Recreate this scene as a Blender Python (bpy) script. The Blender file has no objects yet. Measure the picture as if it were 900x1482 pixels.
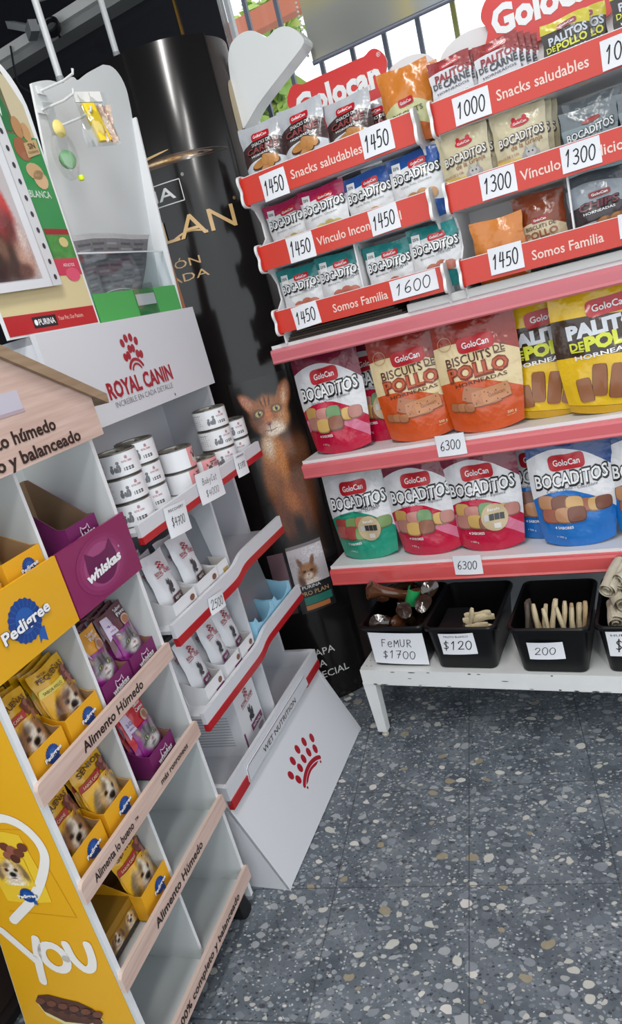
import bpy, math, random
from math import sin, cos, pi, sqrt, radians, atan2, hypot
from mathutils import Vector, Matrix, Euler
random.seed(7)
SC = bpy.context.scene
COL = SC.collection

# ------------------------------------------------------------------ camera
cam = bpy.data.cameras.new('camera'); cam_o = bpy.data.objects.new('camera', cam); COL.objects.link(cam_o)
cam.sensor_fit = 'HORIZONTAL'; cam.sensor_width = 36.0; cam.lens = 982.6545 / 900 * 36.0
cam.clip_start = .02; cam.clip_end = 100
_r = Vector((0.87480376, 0.41444181, -0.25091109)); _u = Vector((0.09520664, 0.360742, 0.92779357)); _w = Vector((-0.47503061, 0.8355257, -0.27612085))
cam_o.matrix_world = Matrix(((_r.x, _u.x, -_w.x, 0), (_r.y, _u.y, -_w.y, 0), (_r.z, _u.z, -_w.z, 1.22927), (0, 0, 0, 1)))
SC.camera = cam_o
# ------------------------------------------------------------------ world, lights, exposure
SC.view_settings.view_transform = 'Standard'; SC.view_settings.look = 'None'
SC.view_settings.gamma = 1.0; SC.view_settings.use_curve_mapping = False
SC.view_settings.exposure = 0.0
W = bpy.data.worlds.new('daylight'); SC.world = W; W.use_nodes = True
bg = W.node_tree.nodes['Background']; bg.inputs[0].default_value = (.92, .97, 1.0, 1); bg.inputs[1].default_value = 1.65

def area_lamp(name, loc, rot, sx, sy, power, color=(1, 1, 1)):
    L = bpy.data.lights.new(name, 'AREA'); L.shape = 'RECTANGLE'; L.size = sx; L.size_y = sy; L.energy = power; L.color = color
    o = bpy.data.objects.new(name, L); COL.objects.link(o); o.location = loc; o.rotation_euler = rot
    return o
area_lamp('ceiling_tube_light', (-.35, .35, 2.56), (0, 0, radians(20)), .10, 1.3, 24, (1, .98, .95))
area_lamp('ceiling_tube_light.001', (.55, -.7, 2.56), (0, 0, radians(20)), .10, 1.3, 22, (1, .98, .95))

# ------------------------------------------------------------------ materials
def lin(c):
    c /= 255.0
    return c / 12.92 if c <= .04045 else ((c + .055) / 1.055) ** 2.4
def rgb(c): return (lin(c[0]), lin(c[1]), lin(c[2]), 1)
_mats = {}
def mat(name, c, rough=.5, metal=0, coat=0, spec=.5, bump=0, bscale=40, vary=0, vscale=8, emit=0, trans=0):
    key = (name, tuple(c), rough, metal, coat, bump, vary)
    if key in _mats: return _mats[key]
    m = bpy.data.materials.new(name); m.use_nodes = True
    nt = m.node_tree; b = nt.nodes['Principled BSDF']
    b.inputs['Base Color'].default_value = rgb(c); b.inputs['Roughness'].default_value = rough; b.inputs['Metallic'].default_value = metal
    b.inputs['Coat Weight'].default_value = coat; b.inputs['Coat Roughness'].default_value = .08; b.inputs['Specular IOR Level'].default_value = spec
    if vary or bump:
        tc = nt.nodes.new('ShaderNodeTexCoord')
    if vary:
        n = nt.nodes.new('ShaderNodeTexNoise'); n.inputs['Scale'].default_value = vscale; n.inputs['Detail'].default_value = 5
        nt.links.new(tc.outputs['Object'], n.inputs['Vector'])
        mx = nt.nodes.new('ShaderNodeMix'); mx.data_type = 'RGBA'
        d = tuple(max(0, x * (1 - vary)) for x in rgb(c)[:3]) + (1,); l = tuple(min(1, x * (1 + vary)) for x in rgb(c)[:3]) + (1,)
        mx.inputs[6].default_value = d; mx.inputs[7].default_value = l
        nt.links.new(n.outputs['Fac'], mx.inputs[0]); nt.links.new(mx.outputs[2], b.inputs['Base Color'])
    if bump:
        n2 = nt.nodes.new('ShaderNodeTexNoise'); n2.inputs['Scale'].default_value = bscale; n2.inputs['Detail'].default_value = 3
        nt.links.new(tc.outputs['Object'], n2.inputs['Vector'])
        bp = nt.nodes.new('ShaderNodeBump'); bp.inputs['Strength'].default_value = bump; bp.inputs['Distance'].default_value = .01
        nt.links.new(n2.outputs['Fac'], bp.inputs['Height']); nt.links.new(bp.outputs[0], b.inputs['Normal'])
    _mats[key] = m
    return m
def clear_mat(name, tint=(1, 1, 1), gloss=.12, rough=.05):
    m = bpy.data.materials.new(name); m.use_nodes = True; nt = m.node_tree; nt.nodes.clear()
    o = nt.nodes.new('ShaderNodeOutputMaterial'); t = nt.nodes.new('ShaderNodeBsdfTransparent'); g = nt.nodes.new('ShaderNodeBsdfGlossy'); mx = nt.nodes.new('ShaderNodeMixShader')
    t.inputs[0].default_value = tint + (1,); g.inputs['Roughness'].default_value = rough; mx.inputs[0].default_value = gloss
    nt.links.new(t.outputs[0], mx.inputs[1]); nt.links.new(g.outputs[0], mx.inputs[2]); nt.links.new(mx.outputs[0], o.inputs[0])
    return m
_films = {}
def film(name, bands, k=0., tilt=0., rough=.22, wob=.0, bump=.45):
    """printed film: colour bands along v (bottom to top), bent by k and tilted; bands=[(v, rgb)...]"""
    if name in _films: return _films[name]
    m = bpy.data.materials.new(name); m.use_nodes = True; nt = m.node_tree; b = nt.nodes['Principled BSDF']
    b.inputs['Roughness'].default_value = rough; b.inputs['Coat Weight'].default_value = .35; b.inputs['Coat Roughness'].default_value = .12
    uv = nt.nodes.new('ShaderNodeUVMap'); uv.uv_map = 'UV'; sp = nt.nodes.new('ShaderNodeSeparateXYZ'); nt.links.new(uv.outputs[0], sp.inputs[0])
    def mth(op, a, bb=None):
        n = nt.nodes.new('ShaderNodeMath'); n.operation = op
        for i, x in enumerate((a, bb)):
            if x is None: continue
            if isinstance(x, (int, float)): n.inputs[i].default_value = x
            else: nt.links.new(x, n.inputs[i])
        return n.outputs[0]
    cu = mth('SUBTRACT', sp.outputs[0], .5)
    v = mth('ADD', sp.outputs[1], mth('ADD', mth('MULTIPLY', mth('MULTIPLY', cu, cu), k), mth('MULTIPLY', cu, tilt)))
    if wob:
        v = mth('ADD', v, mth('MULTIPLY', mth('SINE', mth('MULTIPLY', sp.outputs[0], 9.0)), wob))
    cr = nt.nodes.new('ShaderNodeValToRGB'); cr.color_ramp.interpolation = 'CONSTANT'
    e = cr.color_ramp.elements
    while len(e) > 1: e.remove(e[-1])
    e[0].position = bands[0][0]; e[0].color = rgb(bands[0][1])
    for p, c in bands[1:]:
        x = e.new(p); x.color = rgb(c)
    nt.links.new(v, cr.inputs[0]); nt.links.new(cr.outputs[0], b.inputs['Base Color'])
    tc = nt.nodes.new('ShaderNodeTexCoord'); n2 = nt.nodes.new('ShaderNodeTexNoise'); n2.inputs['Scale'].default_value = 30; n2.inputs['Detail'].default_value = 2
    nt.links.new(tc.outputs['Object'], n2.inputs['Vector'])
    bp = nt.nodes.new('ShaderNodeBump'); bp.inputs['Strength'].default_value = bump; bp.inputs['Distance'].default_value = .012
    nt.links.new(n2.outputs['Fac'], bp.inputs['Height']); nt.links.new(bp.outputs[0], b.inputs['Normal'])
    _films[name] = m
    return m
def ink(c, rough=.35, name='print_ink'): return mat(name, c, rough, coat=.25)

_pm = []
def picture_mat(rough=.3):
    if _pm: return _pm[0]
    m = bpy.data.materials.new('printed_picture'); m.use_nodes = True; nt = m.node_tree; b = nt.nodes['Principled BSDF']; a = nt.nodes.new('ShaderNodeVertexColor'); a.layer_name = 'Print'
    nt.links.new(a.outputs[0], b.inputs['Base Color']); b.inputs['Roughness'].default_value = rough; b.inputs['Coat Weight'].default_value = .25
    _pm.append(m); return m
WHITE = mat('white_laminate', (222, 224, 228), .35)
WHITE2 = mat('white_painted_metal', (226, 228, 230), .3, vary=.05, vscale=6)
PAPER = mat('white_paper', (232, 234, 240), .75)
BLACKINK = mat('black_ink', (22, 20, 26), .6)
I_WHITE = ink((238, 240, 242)); I_BLACK = ink((20, 18, 20)); I_RED = ink((190, 24, 38)); I_CREAM = ink((232, 214, 172))

# ------------------------------------------------------------------ mesh builder
_textcache = {}
def text_mesh(s, bold=0., shear=0.):
    k = (s, bold, shear)
    if k in _textcache: return _textcache[k]
    c = bpy.data.curves.new('t', 'FONT'); c.body = s; c.resolution_u = 2; c.offset = bold; c.shear = shear
    o = bpy.data.objects.new('t', c); m = o.to_mesh()
    vs = [(v.co.x, v.co.y) for v in m.vertices]; fs = [tuple(p.vertices) for p in m.polygons]
    o.to_mesh_clear(); bpy.data.objects.remove(o); bpy.data.curves.remove(c)
    if vs:
        x0 = min(v[0] for v in vs); x1 = max(v[0] for v in vs)
    else: x0, x1 = 0, 1
    _textcache[k] = (vs, fs, x0, x1)
    return _textcache[k]
def smooth_path(pts, n=5, closed=False):
    out = []; N = len(pts)
    rng = range(N) if closed else range(N - 1)
    for i in rng:
        if closed: p0, p1, p2, p3 = pts[(i - 1) % N], pts[i], pts[(i + 1) % N], pts[(i + 2) % N]
        else: p0, p1, p2, p3 = pts[max(i - 1, 0)], pts[i], pts[i + 1], pts[min(i + 2, N - 1)]
        for k in range(n):
            t = k / n
            out.append(tuple(.5 * (2 * b + (c - a) * t + (2 * a - 5 * b + 4 * c - d) * t * t + (-a + 3 * b - 3 * c + d) * t ** 3) for a, b, c, d in zip(p0, p1, p2, p3)))
    if not closed: out.append(tuple(pts[-1]))
    return out
class MB:
    def __init__(s): s.v = []; s.f = []; s.m = []; s.uv = {}; s.mats = []; s.col = {}
    def mi(s, m):
        if m not in s.mats: s.mats.append(m)
        return s.mats.index(m)
    def add(s, verts, faces, m, uvs=None):
        o = len(s.v); s.v += [tuple(x) for x in verts]; k = s.mi(m)
        for f in faces: s.f.append(tuple(i + o for i in f)); s.m.append(k)
        if uvs:
            for i, t in enumerate(uvs): s.uv[o + i] = t
        return s
    def box(s, x0, x1, y0, y1, z0, z1, m):
        v = [(x, y, z) for x in (x0, x1) for y in (y0, y1) for z in (z0, z1)]
        return s.add(v, [(0, 1, 3, 2), (4, 6, 7, 5), (0, 4, 5, 1), (2, 3, 7, 6), (0, 2, 6, 4), (1, 5, 7, 3)], m)
    def prism(s, poly, fn, t0, t1, m, mside=None):
        """poly of (a,b); fn(a,b,t)->xyz"""
        n = len(poly); A = [fn(a, b, t0) for a, b in poly]; B = [fn(a, b, t1) for a, b in poly]
        s.add(A + B, [tuple(range(n - 1, -1, -1)), tuple(range(n, 2 * n))], m)
        s.add(A + B, [(i, (i + 1) % n, n + (i + 1) % n, n + i) for i in range(n)], mside or m)
        return s
    def tube(s, pts, r, m, n=8, caps=True):
        pts = [Vector(p) for p in pts]; rings = []; N = len(pts)
        rr = r if isinstance(r, (list, tuple)) else [r] * N
        prev = None
        for i, p in enumerate(pts):
            t = (pts[min(i + 1, N - 1)] - pts[max(i - 1, 0)]).normalized()
            a = prev if prev is not None else (Vector((0, 0, 1)) if abs(t.z) < .9 else Vector((1, 0, 0)))
            x = (a - t * a.dot(t)); x = x.normalized() if x.length > 1e-6 else t.orthogonal().normalized()
            prev = x; y = t.cross(x)
            rings.append([tuple(p + (x * cos(2 * pi * k / n) + y * sin(2 * pi * k / n)) * rr[i]) for k in range(n)])
        v = sum(rings, []); f = []
        for i in range(N - 1):
            for k in range(n): f.append((i * n + k, i * n + (k + 1) % n, (i + 1) * n + (k + 1) % n, (i + 1) * n + k))
        if caps: f += [tuple(range(n - 1, -1, -1)), tuple(range((N - 1) * n, N * n))]
        return s.add(v, f, m)
    def lathe(s, prof, m, n=24, cx=0, cy=0, arc=None):
        v = []; f = []; P = len(prof)
        for i in range(n):
            a = 2 * pi * i / n
            for r, z in prof: v.append((cx + r * cos(a), cy + r * sin(a), z))
        for i in range(n):
            j = (i + 1) % n
            for k in range(P - 1): f.append((i * P + k, j * P + k, j * P + k + 1, i * P + k + 1))
        return s.add(v, f, m)
    def grid(s, fn, nu, nv, m, uvfn=None, flip=False):
        v = []; uvs = []; f = []
        for j in range(nv + 1):
            for i in range(nu + 1):
                a, b = i / nu, j / nv; v.append(fn(a, b)); uvs.append(uvfn(a, b) if uvfn else (a, b))
        for j in range(nv):
            for i in range(nu):
                q = (j * (nu + 1) + i, j * (nu + 1) + i + 1, (j + 1) * (nu + 1) + i + 1, (j + 1) * (nu + 1) + i)
                f.append(q[::-1] if flip else q)
        return s.add(v, f, m, uvs)
    # ---- printed marks, laid on a surface given by map M(a,b,off)
    def shape(s, M, pts, m, off=.0006, rings=2, c=None):
        n = len(pts); cx = c[0] if c else sum(p[0] for p in pts) / n; cy = c[1] if c else sum(p[1] for p in pts) / n
        v = [M(cx, cy, off)]; f = []
        for k in range(1, rings + 1):
            t = k / rings
            for p in pts: v.append(M(cx + (p[0] - cx) * t, cy + (p[1] - cy) * t, off))
        for i in range(n): f.append((0, 1 + i, 1 + (i + 1) % n))
        for k in range(1, rings):
            for i in range(n):
                a = 1 + (k - 1) * n; b = 1 + k * n
                f.append((a + i, b + i, b + (i + 1) % n, a + (i + 1) % n))
        return s.add(v, f, m)
    def ell(s, M, cx, cy, rx, ry, m, off=.0006, n=14, rot=0, rings=2):
        return s.shape(M, [(cx + rx * cos(t) * cos(rot) - ry * sin(t) * sin(rot), cy + rx * cos(t) * sin(rot) + ry * sin(t) * cos(rot)) for t in [2 * pi * i / n for i in range(n)]], m, off, rings, (cx, cy))
    def rect(s, M, x0, x1, y0, y1, m, off=.0006, nu=4, nv=2, sk=0., tl=0.):
        return s.grid(lambda a, b: M(x0 + (x1 - x0) * a + sk * (b - .5), y0 + (y1 - y0) * b + tl * (a - .5), off), nu, nv, m)
    def ribbon(s, M, pts, w, m, off=.0006, closed=False, caps=True):
        n = len(pts); L = []; Rr = []
        for i in range(n):
            p = pts[i]; a = pts[(i - 1) % n] if (closed or i > 0) else p; b = pts[(i + 1) % n] if (closed or i < n - 1) else p
            dx, dy = b[0] - a[0], b[1] - a[1]; l = hypot(dx, dy) or 1; nx, ny = -dy / l * w / 2, dx / l * w / 2
            L.append(M(p[0] + nx, p[1] + ny, off)); Rr.append(M(p[0] - nx, p[1] - ny, off))
        v = L + Rr; f = [(n + i, n + (i + 1) % n, (i + 1) % n, i) for i in range(n if closed else n - 1)]
        s.add(v, f, m)
        if caps and not closed:
            for e in (0, -1): s.ell(M, pts[e][0], pts[e][1], w / 2, w / 2, m, off + .00025, 10, 0, 1)
        return s
    def text(s, M, t, cx, cy, h, m, w=None, bold=0., shear=0., off=.0008, rot=0., align='c', arc=0.):
        """cap height h, optional fitted width w, centred (or l / r aligned) on cx,cy(=middle of caps)"""
        vs, fs, x0, x1 = text_mesh(t, bold, shear)
        if not vs: return s
        ky = h / .69; kx = w / (x1 - x0) if w else ky; tw = (x1 - x0) * kx
        ox = {'c': -tw / 2, 'l': 0, 'r': -tw}[align]; out = []
        for x, y in vs:
            a = (x - x0) * kx + ox; b = y * ky - h / 2 + arc * (a / (tw / 2 + 1e-9)) ** 2
            out.append(M(cx + a * cos(rot) - b * sin(rot), cy + a * sin(rot) + b * cos(rot), off))
        return s.add(out, fs, m)
    def picture(s, M, x0, x1, y0, y1, nx, ny, base, blobs, off=.001, grain=0., seed=1, m=None):
        """a printed photograph: soft blobs (cx,cy,rx,ry,rot,colour,softness) blended over base"""
        rnd = random.Random(seed); o = len(s.v); v = []; f = []
        for j in range(ny + 1):
            for i in range(nx + 1):
                a = x0 + (x1 - x0) * i / nx; b = y0 + (y1 - y0) * j / ny; c = list(base)
                for (cx, cy, rx, ry, ro, cc, so) in blobs:
                    dx, dy = a - cx, b - cy; u = (dx * cos(ro) + dy * sin(ro)) / rx; w = (-dx * sin(ro) + dy * cos(ro)) / ry
                    d = sqrt(u * u + w * w); k = 1 - min(1, max(0, (d - 1 + so) / (2 * so)));
                    if k > 0:
                        k = k * k * (3 - 2 * k); c = [p + (q - p) * k for p, q in zip(c, cc)]
                lum = sum(abs(p - q) for p, q in zip(c, base))
                if grain and lum > 12:
                    g = 1 + grain * (rnd.random() - .5) * 2; c = [p * g for p in c]
                s.col[o + len(v)] = c; v.append(M(a, b, off))
        for j in range(ny):
            for i in range(nx): f.append((j * (nx + 1) + i, j * (nx + 1) + i + 1, (j + 1) * (nx + 1) + i + 1, (j + 1) * (nx + 1) + i))
        return s.add(v, f, m or picture_mat())
    def build(s, name, parent=None, smooth=False, label=None, bevel=0):
        me = bpy.data.meshes.new(name); me.from_pydata(s.v, [], s.f)
        for m in s.mats: me.materials.append(m)
        me.polygons.foreach_set('material_index', s.m)
        if s.uv:
            uv = me.uv_layers.new(name='UV')
            for lp in me.loops: uv.data[lp.index].uv = s.uv.get(lp.vertex_index, (.5, .5))
        if s.col:
            ca = me.color_attributes.new('Print', 'FLOAT_COLOR', 'POINT')
            for i, c in s.col.items(): ca.data[i].color = (lin(max(0, min(255, c[0]))), lin(max(0, min(255, c[1]))), lin(max(0, min(255, c[2]))), 1)
        if smooth: me.polygons.foreach_set('use_smooth', [True] * len(me.polygons))
        me.update()
        o = bpy.data.objects.new(name, me); COL.objects.link(o)
        if parent is not None: o.parent = parent
        if label: o['label'] = label
        if bevel:
            md = o.modifiers.new('bevel', 'BEVEL'); md.width = bevel; md.segments = 2; md.limit_method = 'ANGLE'
            md.angle_limit = radians(40)
        if smooth:
            try: me.set_sharp_from_angle(angle=radians(40))
            except Exception: pass
        return o
def empty(name, loc=(0, 0, 0), rz=0.):
    o = bpy.data.objects.new(name, None); COL.objects.link(o); o.location = loc; o.rotation_euler = (0, 0, rz); o.empty_display_size = .05
    return o
def tag(o, label=None, cat=None, group=None, kind=None):
    if label: o['label'] = label
    if cat: o['category'] = cat
    if group: o['group'] = group
    if kind: o['kind'] = kind
    return o
def dup(root):
    c = root.copy(); COL.objects.link(c)
    for ch in list(root.children):
        k = ch.copy(); COL.objects.link(k); k.parent = c
        for g in list(ch.children):
            q = g.copy(); COL.objects.link(q); q.parent = k
    return c
class Kit:
    """builds a thing once, later calls give copies"""
    def __init__(s, fn): s.fn = fn; s.o = None
    def __call__(s, **k):
        if s.o is None: s.o = s.fn(); return s.o
        return dup(s.o)
class Frame:
    def __init__(s, ox, oy, ang): s.ox, s.oy, s.a = ox, oy, radians(ang)
    def p(s, x, y, z): return (s.ox + x * cos(s.a) - y * sin(s.a), s.oy + x * sin(s.a) + y * cos(s.a), z)
    def put(s, o, x, y, z, rz=0., lean=0., roll=0.):
        o.location = s.p(x, y, z); o.rotation_mode = 'XYZ'
        o.rotation_euler = (Matrix.Rotation(s.a + rz, 3, 'Z') @ Matrix.Rotation(roll, 3, 'Y') @ Matrix.Rotation(-lean, 3, 'X')).to_euler()
        return o
WORLD = Frame(0, 0, 0); RC = Frame(-.867, .973, 94.85); PD = Frame(-.872, .521, 98.67)
def flatmap(o, x, y, n):
    o, x, y, n = Vector(o), Vector(x), Vector(y), Vector(n)
    return lambda a, b, off: tuple(o + x * a + y * b + n * off)
def front(y, x0=0, z0=0): return flatmap((x0, y, z0), (1, 0, 0), (0, 0, 1), (0, -1, 0))

# stroke lettering for handwriting
STK = {'0': [[(.3, 1), (.08, .8), (.03, .4), (.18, .03), (.42, .05), (.56, .45), (.5, .85), (.3, 1)]],
       '1': [[(.12, .72), (.34, 1)], [(.34, 1), (.3, .5), (.24, 0)]], '2': [[(.05, .75), (.2, .98), (.45, .95), (.5, .7), (.3, .35), (.03, .03)], [(.03, .03), (.56, .05)]],
       '3': [[(.08, .92), (.3, 1), (.5, .85), (.42, .62), (.22, .53)], [(.22, .53), (.5, .45), (.52, .18), (.3, 0), (.05, .08)]],
       '4': [[(.2, .98), (.06, .42)], [(.06, .42), (.56, .46)], [(.46, .95), (.4, 0)]], '5': [[(.52, .97), (.18, .95)], [(.18, .95), (.12, .55)], [(.12, .55), (.4, .6), (.53, .35), (.38, .05), (.06, .03)]],
       '6': [[(.46, .98), (.18, .7), (.06, .3), (.2, .02), (.46, .08), (.5, .35), (.3, .48), (.08, .3)]], '7': [[(.05, .95), (.55, .97)], [(.55, .97), (.35, .5), (.2, 0)], [(.15, .5), (.5, .52)]],
       '8': [[(.3, .55), (.08, .75), (.3, 1), (.5, .78), (.3, .55), (.06, .28), (.3, 0), (.54, .26), (.3, .55)]], '9': [[(.5, .75), (.3, .98), (.1, .75), (.28, .52), (.5, .75)], [(.5, .75), (.4, 0)]],
       '$': [[(.5, .82), (.28, .92), (.1, .72), (.3, .5), (.48, .3), (.3, .1), (.05, .18)], [(.3, 1.1), (.26, -.1)]], 'F': [[(.1, 0), (.12, 1)], [(.12, 1), (.52, .98)], [(.12, .55), (.42, .55)]],
       'e': [[(.1, .4), (.5, .45), (.4, .75), (.12, .6), (.1, .2), (.3, 0), (.52, .12)]], 'M': [[(.05, 0), (.12, .9)], [(.12, .9), (.32, .4)], [(.32, .4), (.55, .92)], [(.55, .92), (.6, 0)]],
       'U': [[(.08, .95), (.1, .2), (.3, 0), (.5, .2), (.54, .95)]], 'R': [[(.1, 0), (.12, .95)], [(.12, .95), (.45, .9), (.45, .6), (.14, .5)], [(.14, .5), (.55, 0)]],
       'B': [[(.1, 0), (.12, .98)], [(.12, .98), (.42, .9), (.4, .6), (.14, .52)], [(.14, .52), (.52, .4), (.45, .05), (.1, 0)]], 'a': [[(.45, .55), (.2, .6), (.08, .3), (.22, .02), (.45, .2), (.46, .58)], [(.46, .58), (.5, 0)]],
       'b': [[(.12, 1), (.12, 0)], [(.12, .3), (.35, .55), (.5, .25), (.3, 0), (.12, .1)]], 'y': [[(.1, .55), (.26, .1)], [(.48, .55), (.12, -.4)]], 'C': [[(.52, .85), (.25, .98), (.06, .5), (.25, .02), (.52, .12)]],
       't': [[(.25, .9), (.22, .05), (.4, .02)], [(.05, .6), (.45, .62)]], 'H': [[(.08, 0), (.1, 1)], [(.5, 0), (.52, 1)], [(.1, .5), (.5, .52)]]}
def hand(mb, M, t, cx, cy, h, w, m, sw=.09, slant=.15, off=.0005):
    n = len(t); adv = w / max(n, 1); kx = adv / .74
    for i, ch in enumerate(t):
        jy = random.uniform(-.04, .04) * h; js = random.uniform(.92, 1.08)
        for st in STK.get(ch, []):
            pts = smooth_path(st, 4) if len(st) > 2 else st
            mb.ribbon(M, [(cx - w / 2 + i * adv + (p[0] + slant * (p[1] - .5)) * kx, cy - h / 2 + jy + p[1] * h * js) for p in pts], sw * h, m, off)

# ================================================================== THE SETTING
def node_floor():
    m = bpy.data.materials.new('terrazzo_tiles'); m.use_nodes = True; nt = m.node_tree; b = nt.nodes['Principled BSDF']; L = nt.links.new
    N = nt.nodes.new
    tc = N('ShaderNodeTexCoord')
    nz = N('ShaderNodeTexNoise'); nz.inputs['Scale'].default_value = 14; nz.inputs['Detail'].default_value = 3; L(tc.outputs['Object'], nz.inputs['Vector'])
    va = N('ShaderNodeVectorMath'); va.operation = 'MULTIPLY_ADD'; L(nz.outputs['Color'], va.inputs[0]); va.inputs[1].default_value = (.035, .035, 0); L(tc.outputs['Object'], va.inputs[2])
    def math(op, a, c=None, clamp=False):
        n = N('ShaderNodeMath'); n.operation = op; n.use_clamp = clamp
        for i, x in enumerate((a, c)):
            if x is None: continue
            if isinstance(x, (int, float)): n.inputs[i].default_value = x
            else: L(x, n.inputs[i])
        return n.outputs[0]
    def mix(f, a, c):
        n = N('ShaderNodeMix'); n.data_type = 'RGBA'
        L(f, n.inputs[0])
        for i, x in ((6, a), (7, c)):
            if isinstance(x, tuple): n.inputs[i].default_value = x
            else: L(x, n.inputs[i])
        return n.outputs[2]
    def ramp(f, els, const=True):
        n = N('ShaderNodeValToRGB'); n.color_ramp.interpolation = 'CONSTANT' if const else 'LINEAR'; e = n.color_ramp.elements
        while len(e) > 1: e.remove(e[-1])
        e[0].position = els[0][0]; e[0].color = rgb(els[0][1])
        for p, c in els[1:]:
            x = e.new(p); x.color = rgb(c)
        L(f, n.inputs[0]); return n.outputs[0]
    base_n = N('ShaderNodeTexNoise'); base_n.inputs['Scale'].default_value = 9; base_n.inputs['Detail'].default_value = 6; L(tc.outputs['Object'], base_n.inputs['Vector'])
    col = ramp(base_n.outputs['Fac'], [(.3, (64, 70, 78)), (.5, (84, 91, 98)), (.7, (104, 110, 117))], False)
    for scale, thr, els in ((130, .34, [(0, (72, 78, 86)), (.35, (120, 126, 132)), (.6, (52, 57, 64)), (.85, (160, 164, 168))]),
                            (62, .33, [(0, (84, 90, 98)), (.3, (126, 132, 138)), (.55, (98, 104, 110)), (.7, (136, 138, 138)), (.88, (160, 160, 154)), (.95, (62, 64, 70))]),
                            (30, .30, [(0, (90, 97, 105)), (.3, (112, 118, 125)), (.5, (136, 140, 144)), (.68, (104, 110, 118)), (.80, (164, 164, 158)), (.90, (130, 122, 104)), (.95, (178, 176, 172))])):
        mp = N('ShaderNodeMapping'); mp.inputs['Scale'].default_value = (1, 1.35, 1); mp.inputs['Rotation'].default_value = (0, 0, scale * .37); L(va.outputs[0], mp.inputs['Vector'])
        vo = N('ShaderNodeTexVoronoi'); vo.voronoi_dimensions = '2D'; vo.inputs['Scale'].default_value = scale; L(mp.outputs[0], vo.inputs['Vector'])
        sp = N('ShaderNodeSeparateColor'); L(vo.outputs['Color'], sp.inputs[0])
        thrv = math('ADD', math('MULTIPLY', sp.outputs[1], .34), thr - .2)
        msk = math('MULTIPLY', math('SUBTRACT', thrv, vo.outputs['Distance']), 24, True)
        keep = math('GREATER_THAN', sp.outputs[2], .34)
        c = ramp(sp.outputs[0], els)
        n3 = N('ShaderNodeTexNoise'); n3.inputs['Scale'].default_value = scale * 2.2; L(va.outputs[0], n3.inputs['Vector'])
        bc = N('ShaderNodeBrightContrast'); L(c, bc.inputs[0]); L(math('MULTIPLY', math('SUBTRACT', n3.outputs['Fac'], .5), .07), bc.inputs[1])
        col = mix(math('MULTIPLY', math('MULTIPLY', msk, keep), .95), col, bc.outputs[0])
    sx = N('ShaderNodeSeparateXYZ'); L(tc.outputs['Object'], sx.inputs[0])
    g = None
    for a in (0, 1):
        fr = math('FRACT', math('ADD', math('DIVIDE', sx.outputs[a], .3), 50.5))
        d = math('ABSOLUTE', math('SUBTRACT', fr, .5))
        l = math('LESS_THAN', d, .005)
        g = l if g is None else math('MAXIMUM', g, l)
    col = mix(math('MULTIPLY', g, .65), col, rgb((48, 51, 55)))
    hs = N('ShaderNodeHueSaturation'); hs.inputs['Value'].default_value = FLOORV; L(col, hs.inputs['Color'])
    L(hs.outputs[0], b.inputs['Base Color']); b.inputs['Roughness'].default_value = .36; b.inputs['Specular IOR Level'].default_value = .4
    return m
FLOORV = 1.42
mb = MB(); mb.box(-3.2, 4.2, -4.5, 3.2, -.06, 0, node_floor())
fl = mb.build('floor'); fl.location = (-.4055, .774, 0); fl.rotation_euler = (0, 0, radians(12.6)); tag(fl, kind='structure')
CEIL = mat('dark_grey_ceiling', (92, 95, 100), .6, vary=.12, vscale=3)
WALLD = mat('black_gloss_panel', (36, 36, 41), .25, coat=.3)
tag(MB().box(-3.0, 2.6, -1.4, 2.36, 2.62, 2.70, CEIL).build('ceiling'), kind='structure')
mb = MB()   # wall with the window opening
mb.box(-3.0, -1.10, 2.2, 2.24, 0, 2.62, WALLD)
mb.box(-1.10, 2.6, 2.2, 2.36, 0, 1.30, mat('grey_wall', (150, 152, 155), .7)); mb.box(-1.10, 2.6, 2.2, 2.36, 2.5, 2.62, WALLD)
tag(mb.build('wall_back'), kind='structure')
tag(MB().box(-3.1, -3.0, -1.4, 2.36, 0, 2.62, mat('charcoal_wall', (48, 49, 53), .6)).build('wall_left'), kind='structure')
# window
win = empty('window_1', (.75, 2.2, 1.3)); tag(win, kind='structure')
FRM = mat('white_window_frame', (205, 208, 212), .4)
mb = MB()
for x0, x1, z0, z1 in ((-1.824, -1.810, 0, 1.2), (1.75, 1.8, 0, 1.2), (-1.85, 1.8, 0, .04), (-1.85, 1.8, 1.16, 1.2)): mb.box(x0, x1, -.01, .01, z0, z1, FRM)
mb.build('window_frame', win)
BARM = mat('grey_window_bar', (110, 118, 135), .5); BARY = mat('yellowed_window_bar', (150, 150, 90), .5)
for i in range(22):
    x = -.988 - .75 + .098 * i
    MB().box(x - .006, x + .006, -.056, -.044, .0, 1.2, BARY if i == 6 else BARM).build('window_bar', win)
MB().box(-1.848, 1.75, .012, .016, .0, 1.2, clear_mat('window_glass', (1, 1, 1), .06, .01)).build('window_pane', win)
# wall trims: dark panel joints with a gold bead, the pale beam under the ceiling
GOLD = mat('gold_metal_bead', (196, 146, 70), .3, .7)
tag(MB().box(-1.249, -1.243, 2.194, 2.2, 1.2, 2.62, GOLD).build('trim_1'), kind='structure')
mb = MB(); mb.box(-3.0, -1.14, 2.11, 2.2, 2.315, 2.345, mat('pale_grey_beam', (222, 222, 220), .5)); mb.box(-3.0, -1.14, 2.13, 2.2, 2.290, 2.315, mat('grey_beam', (150, 152, 152), .5))
tag(mb.build('trim_2'), kind='structure')
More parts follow.
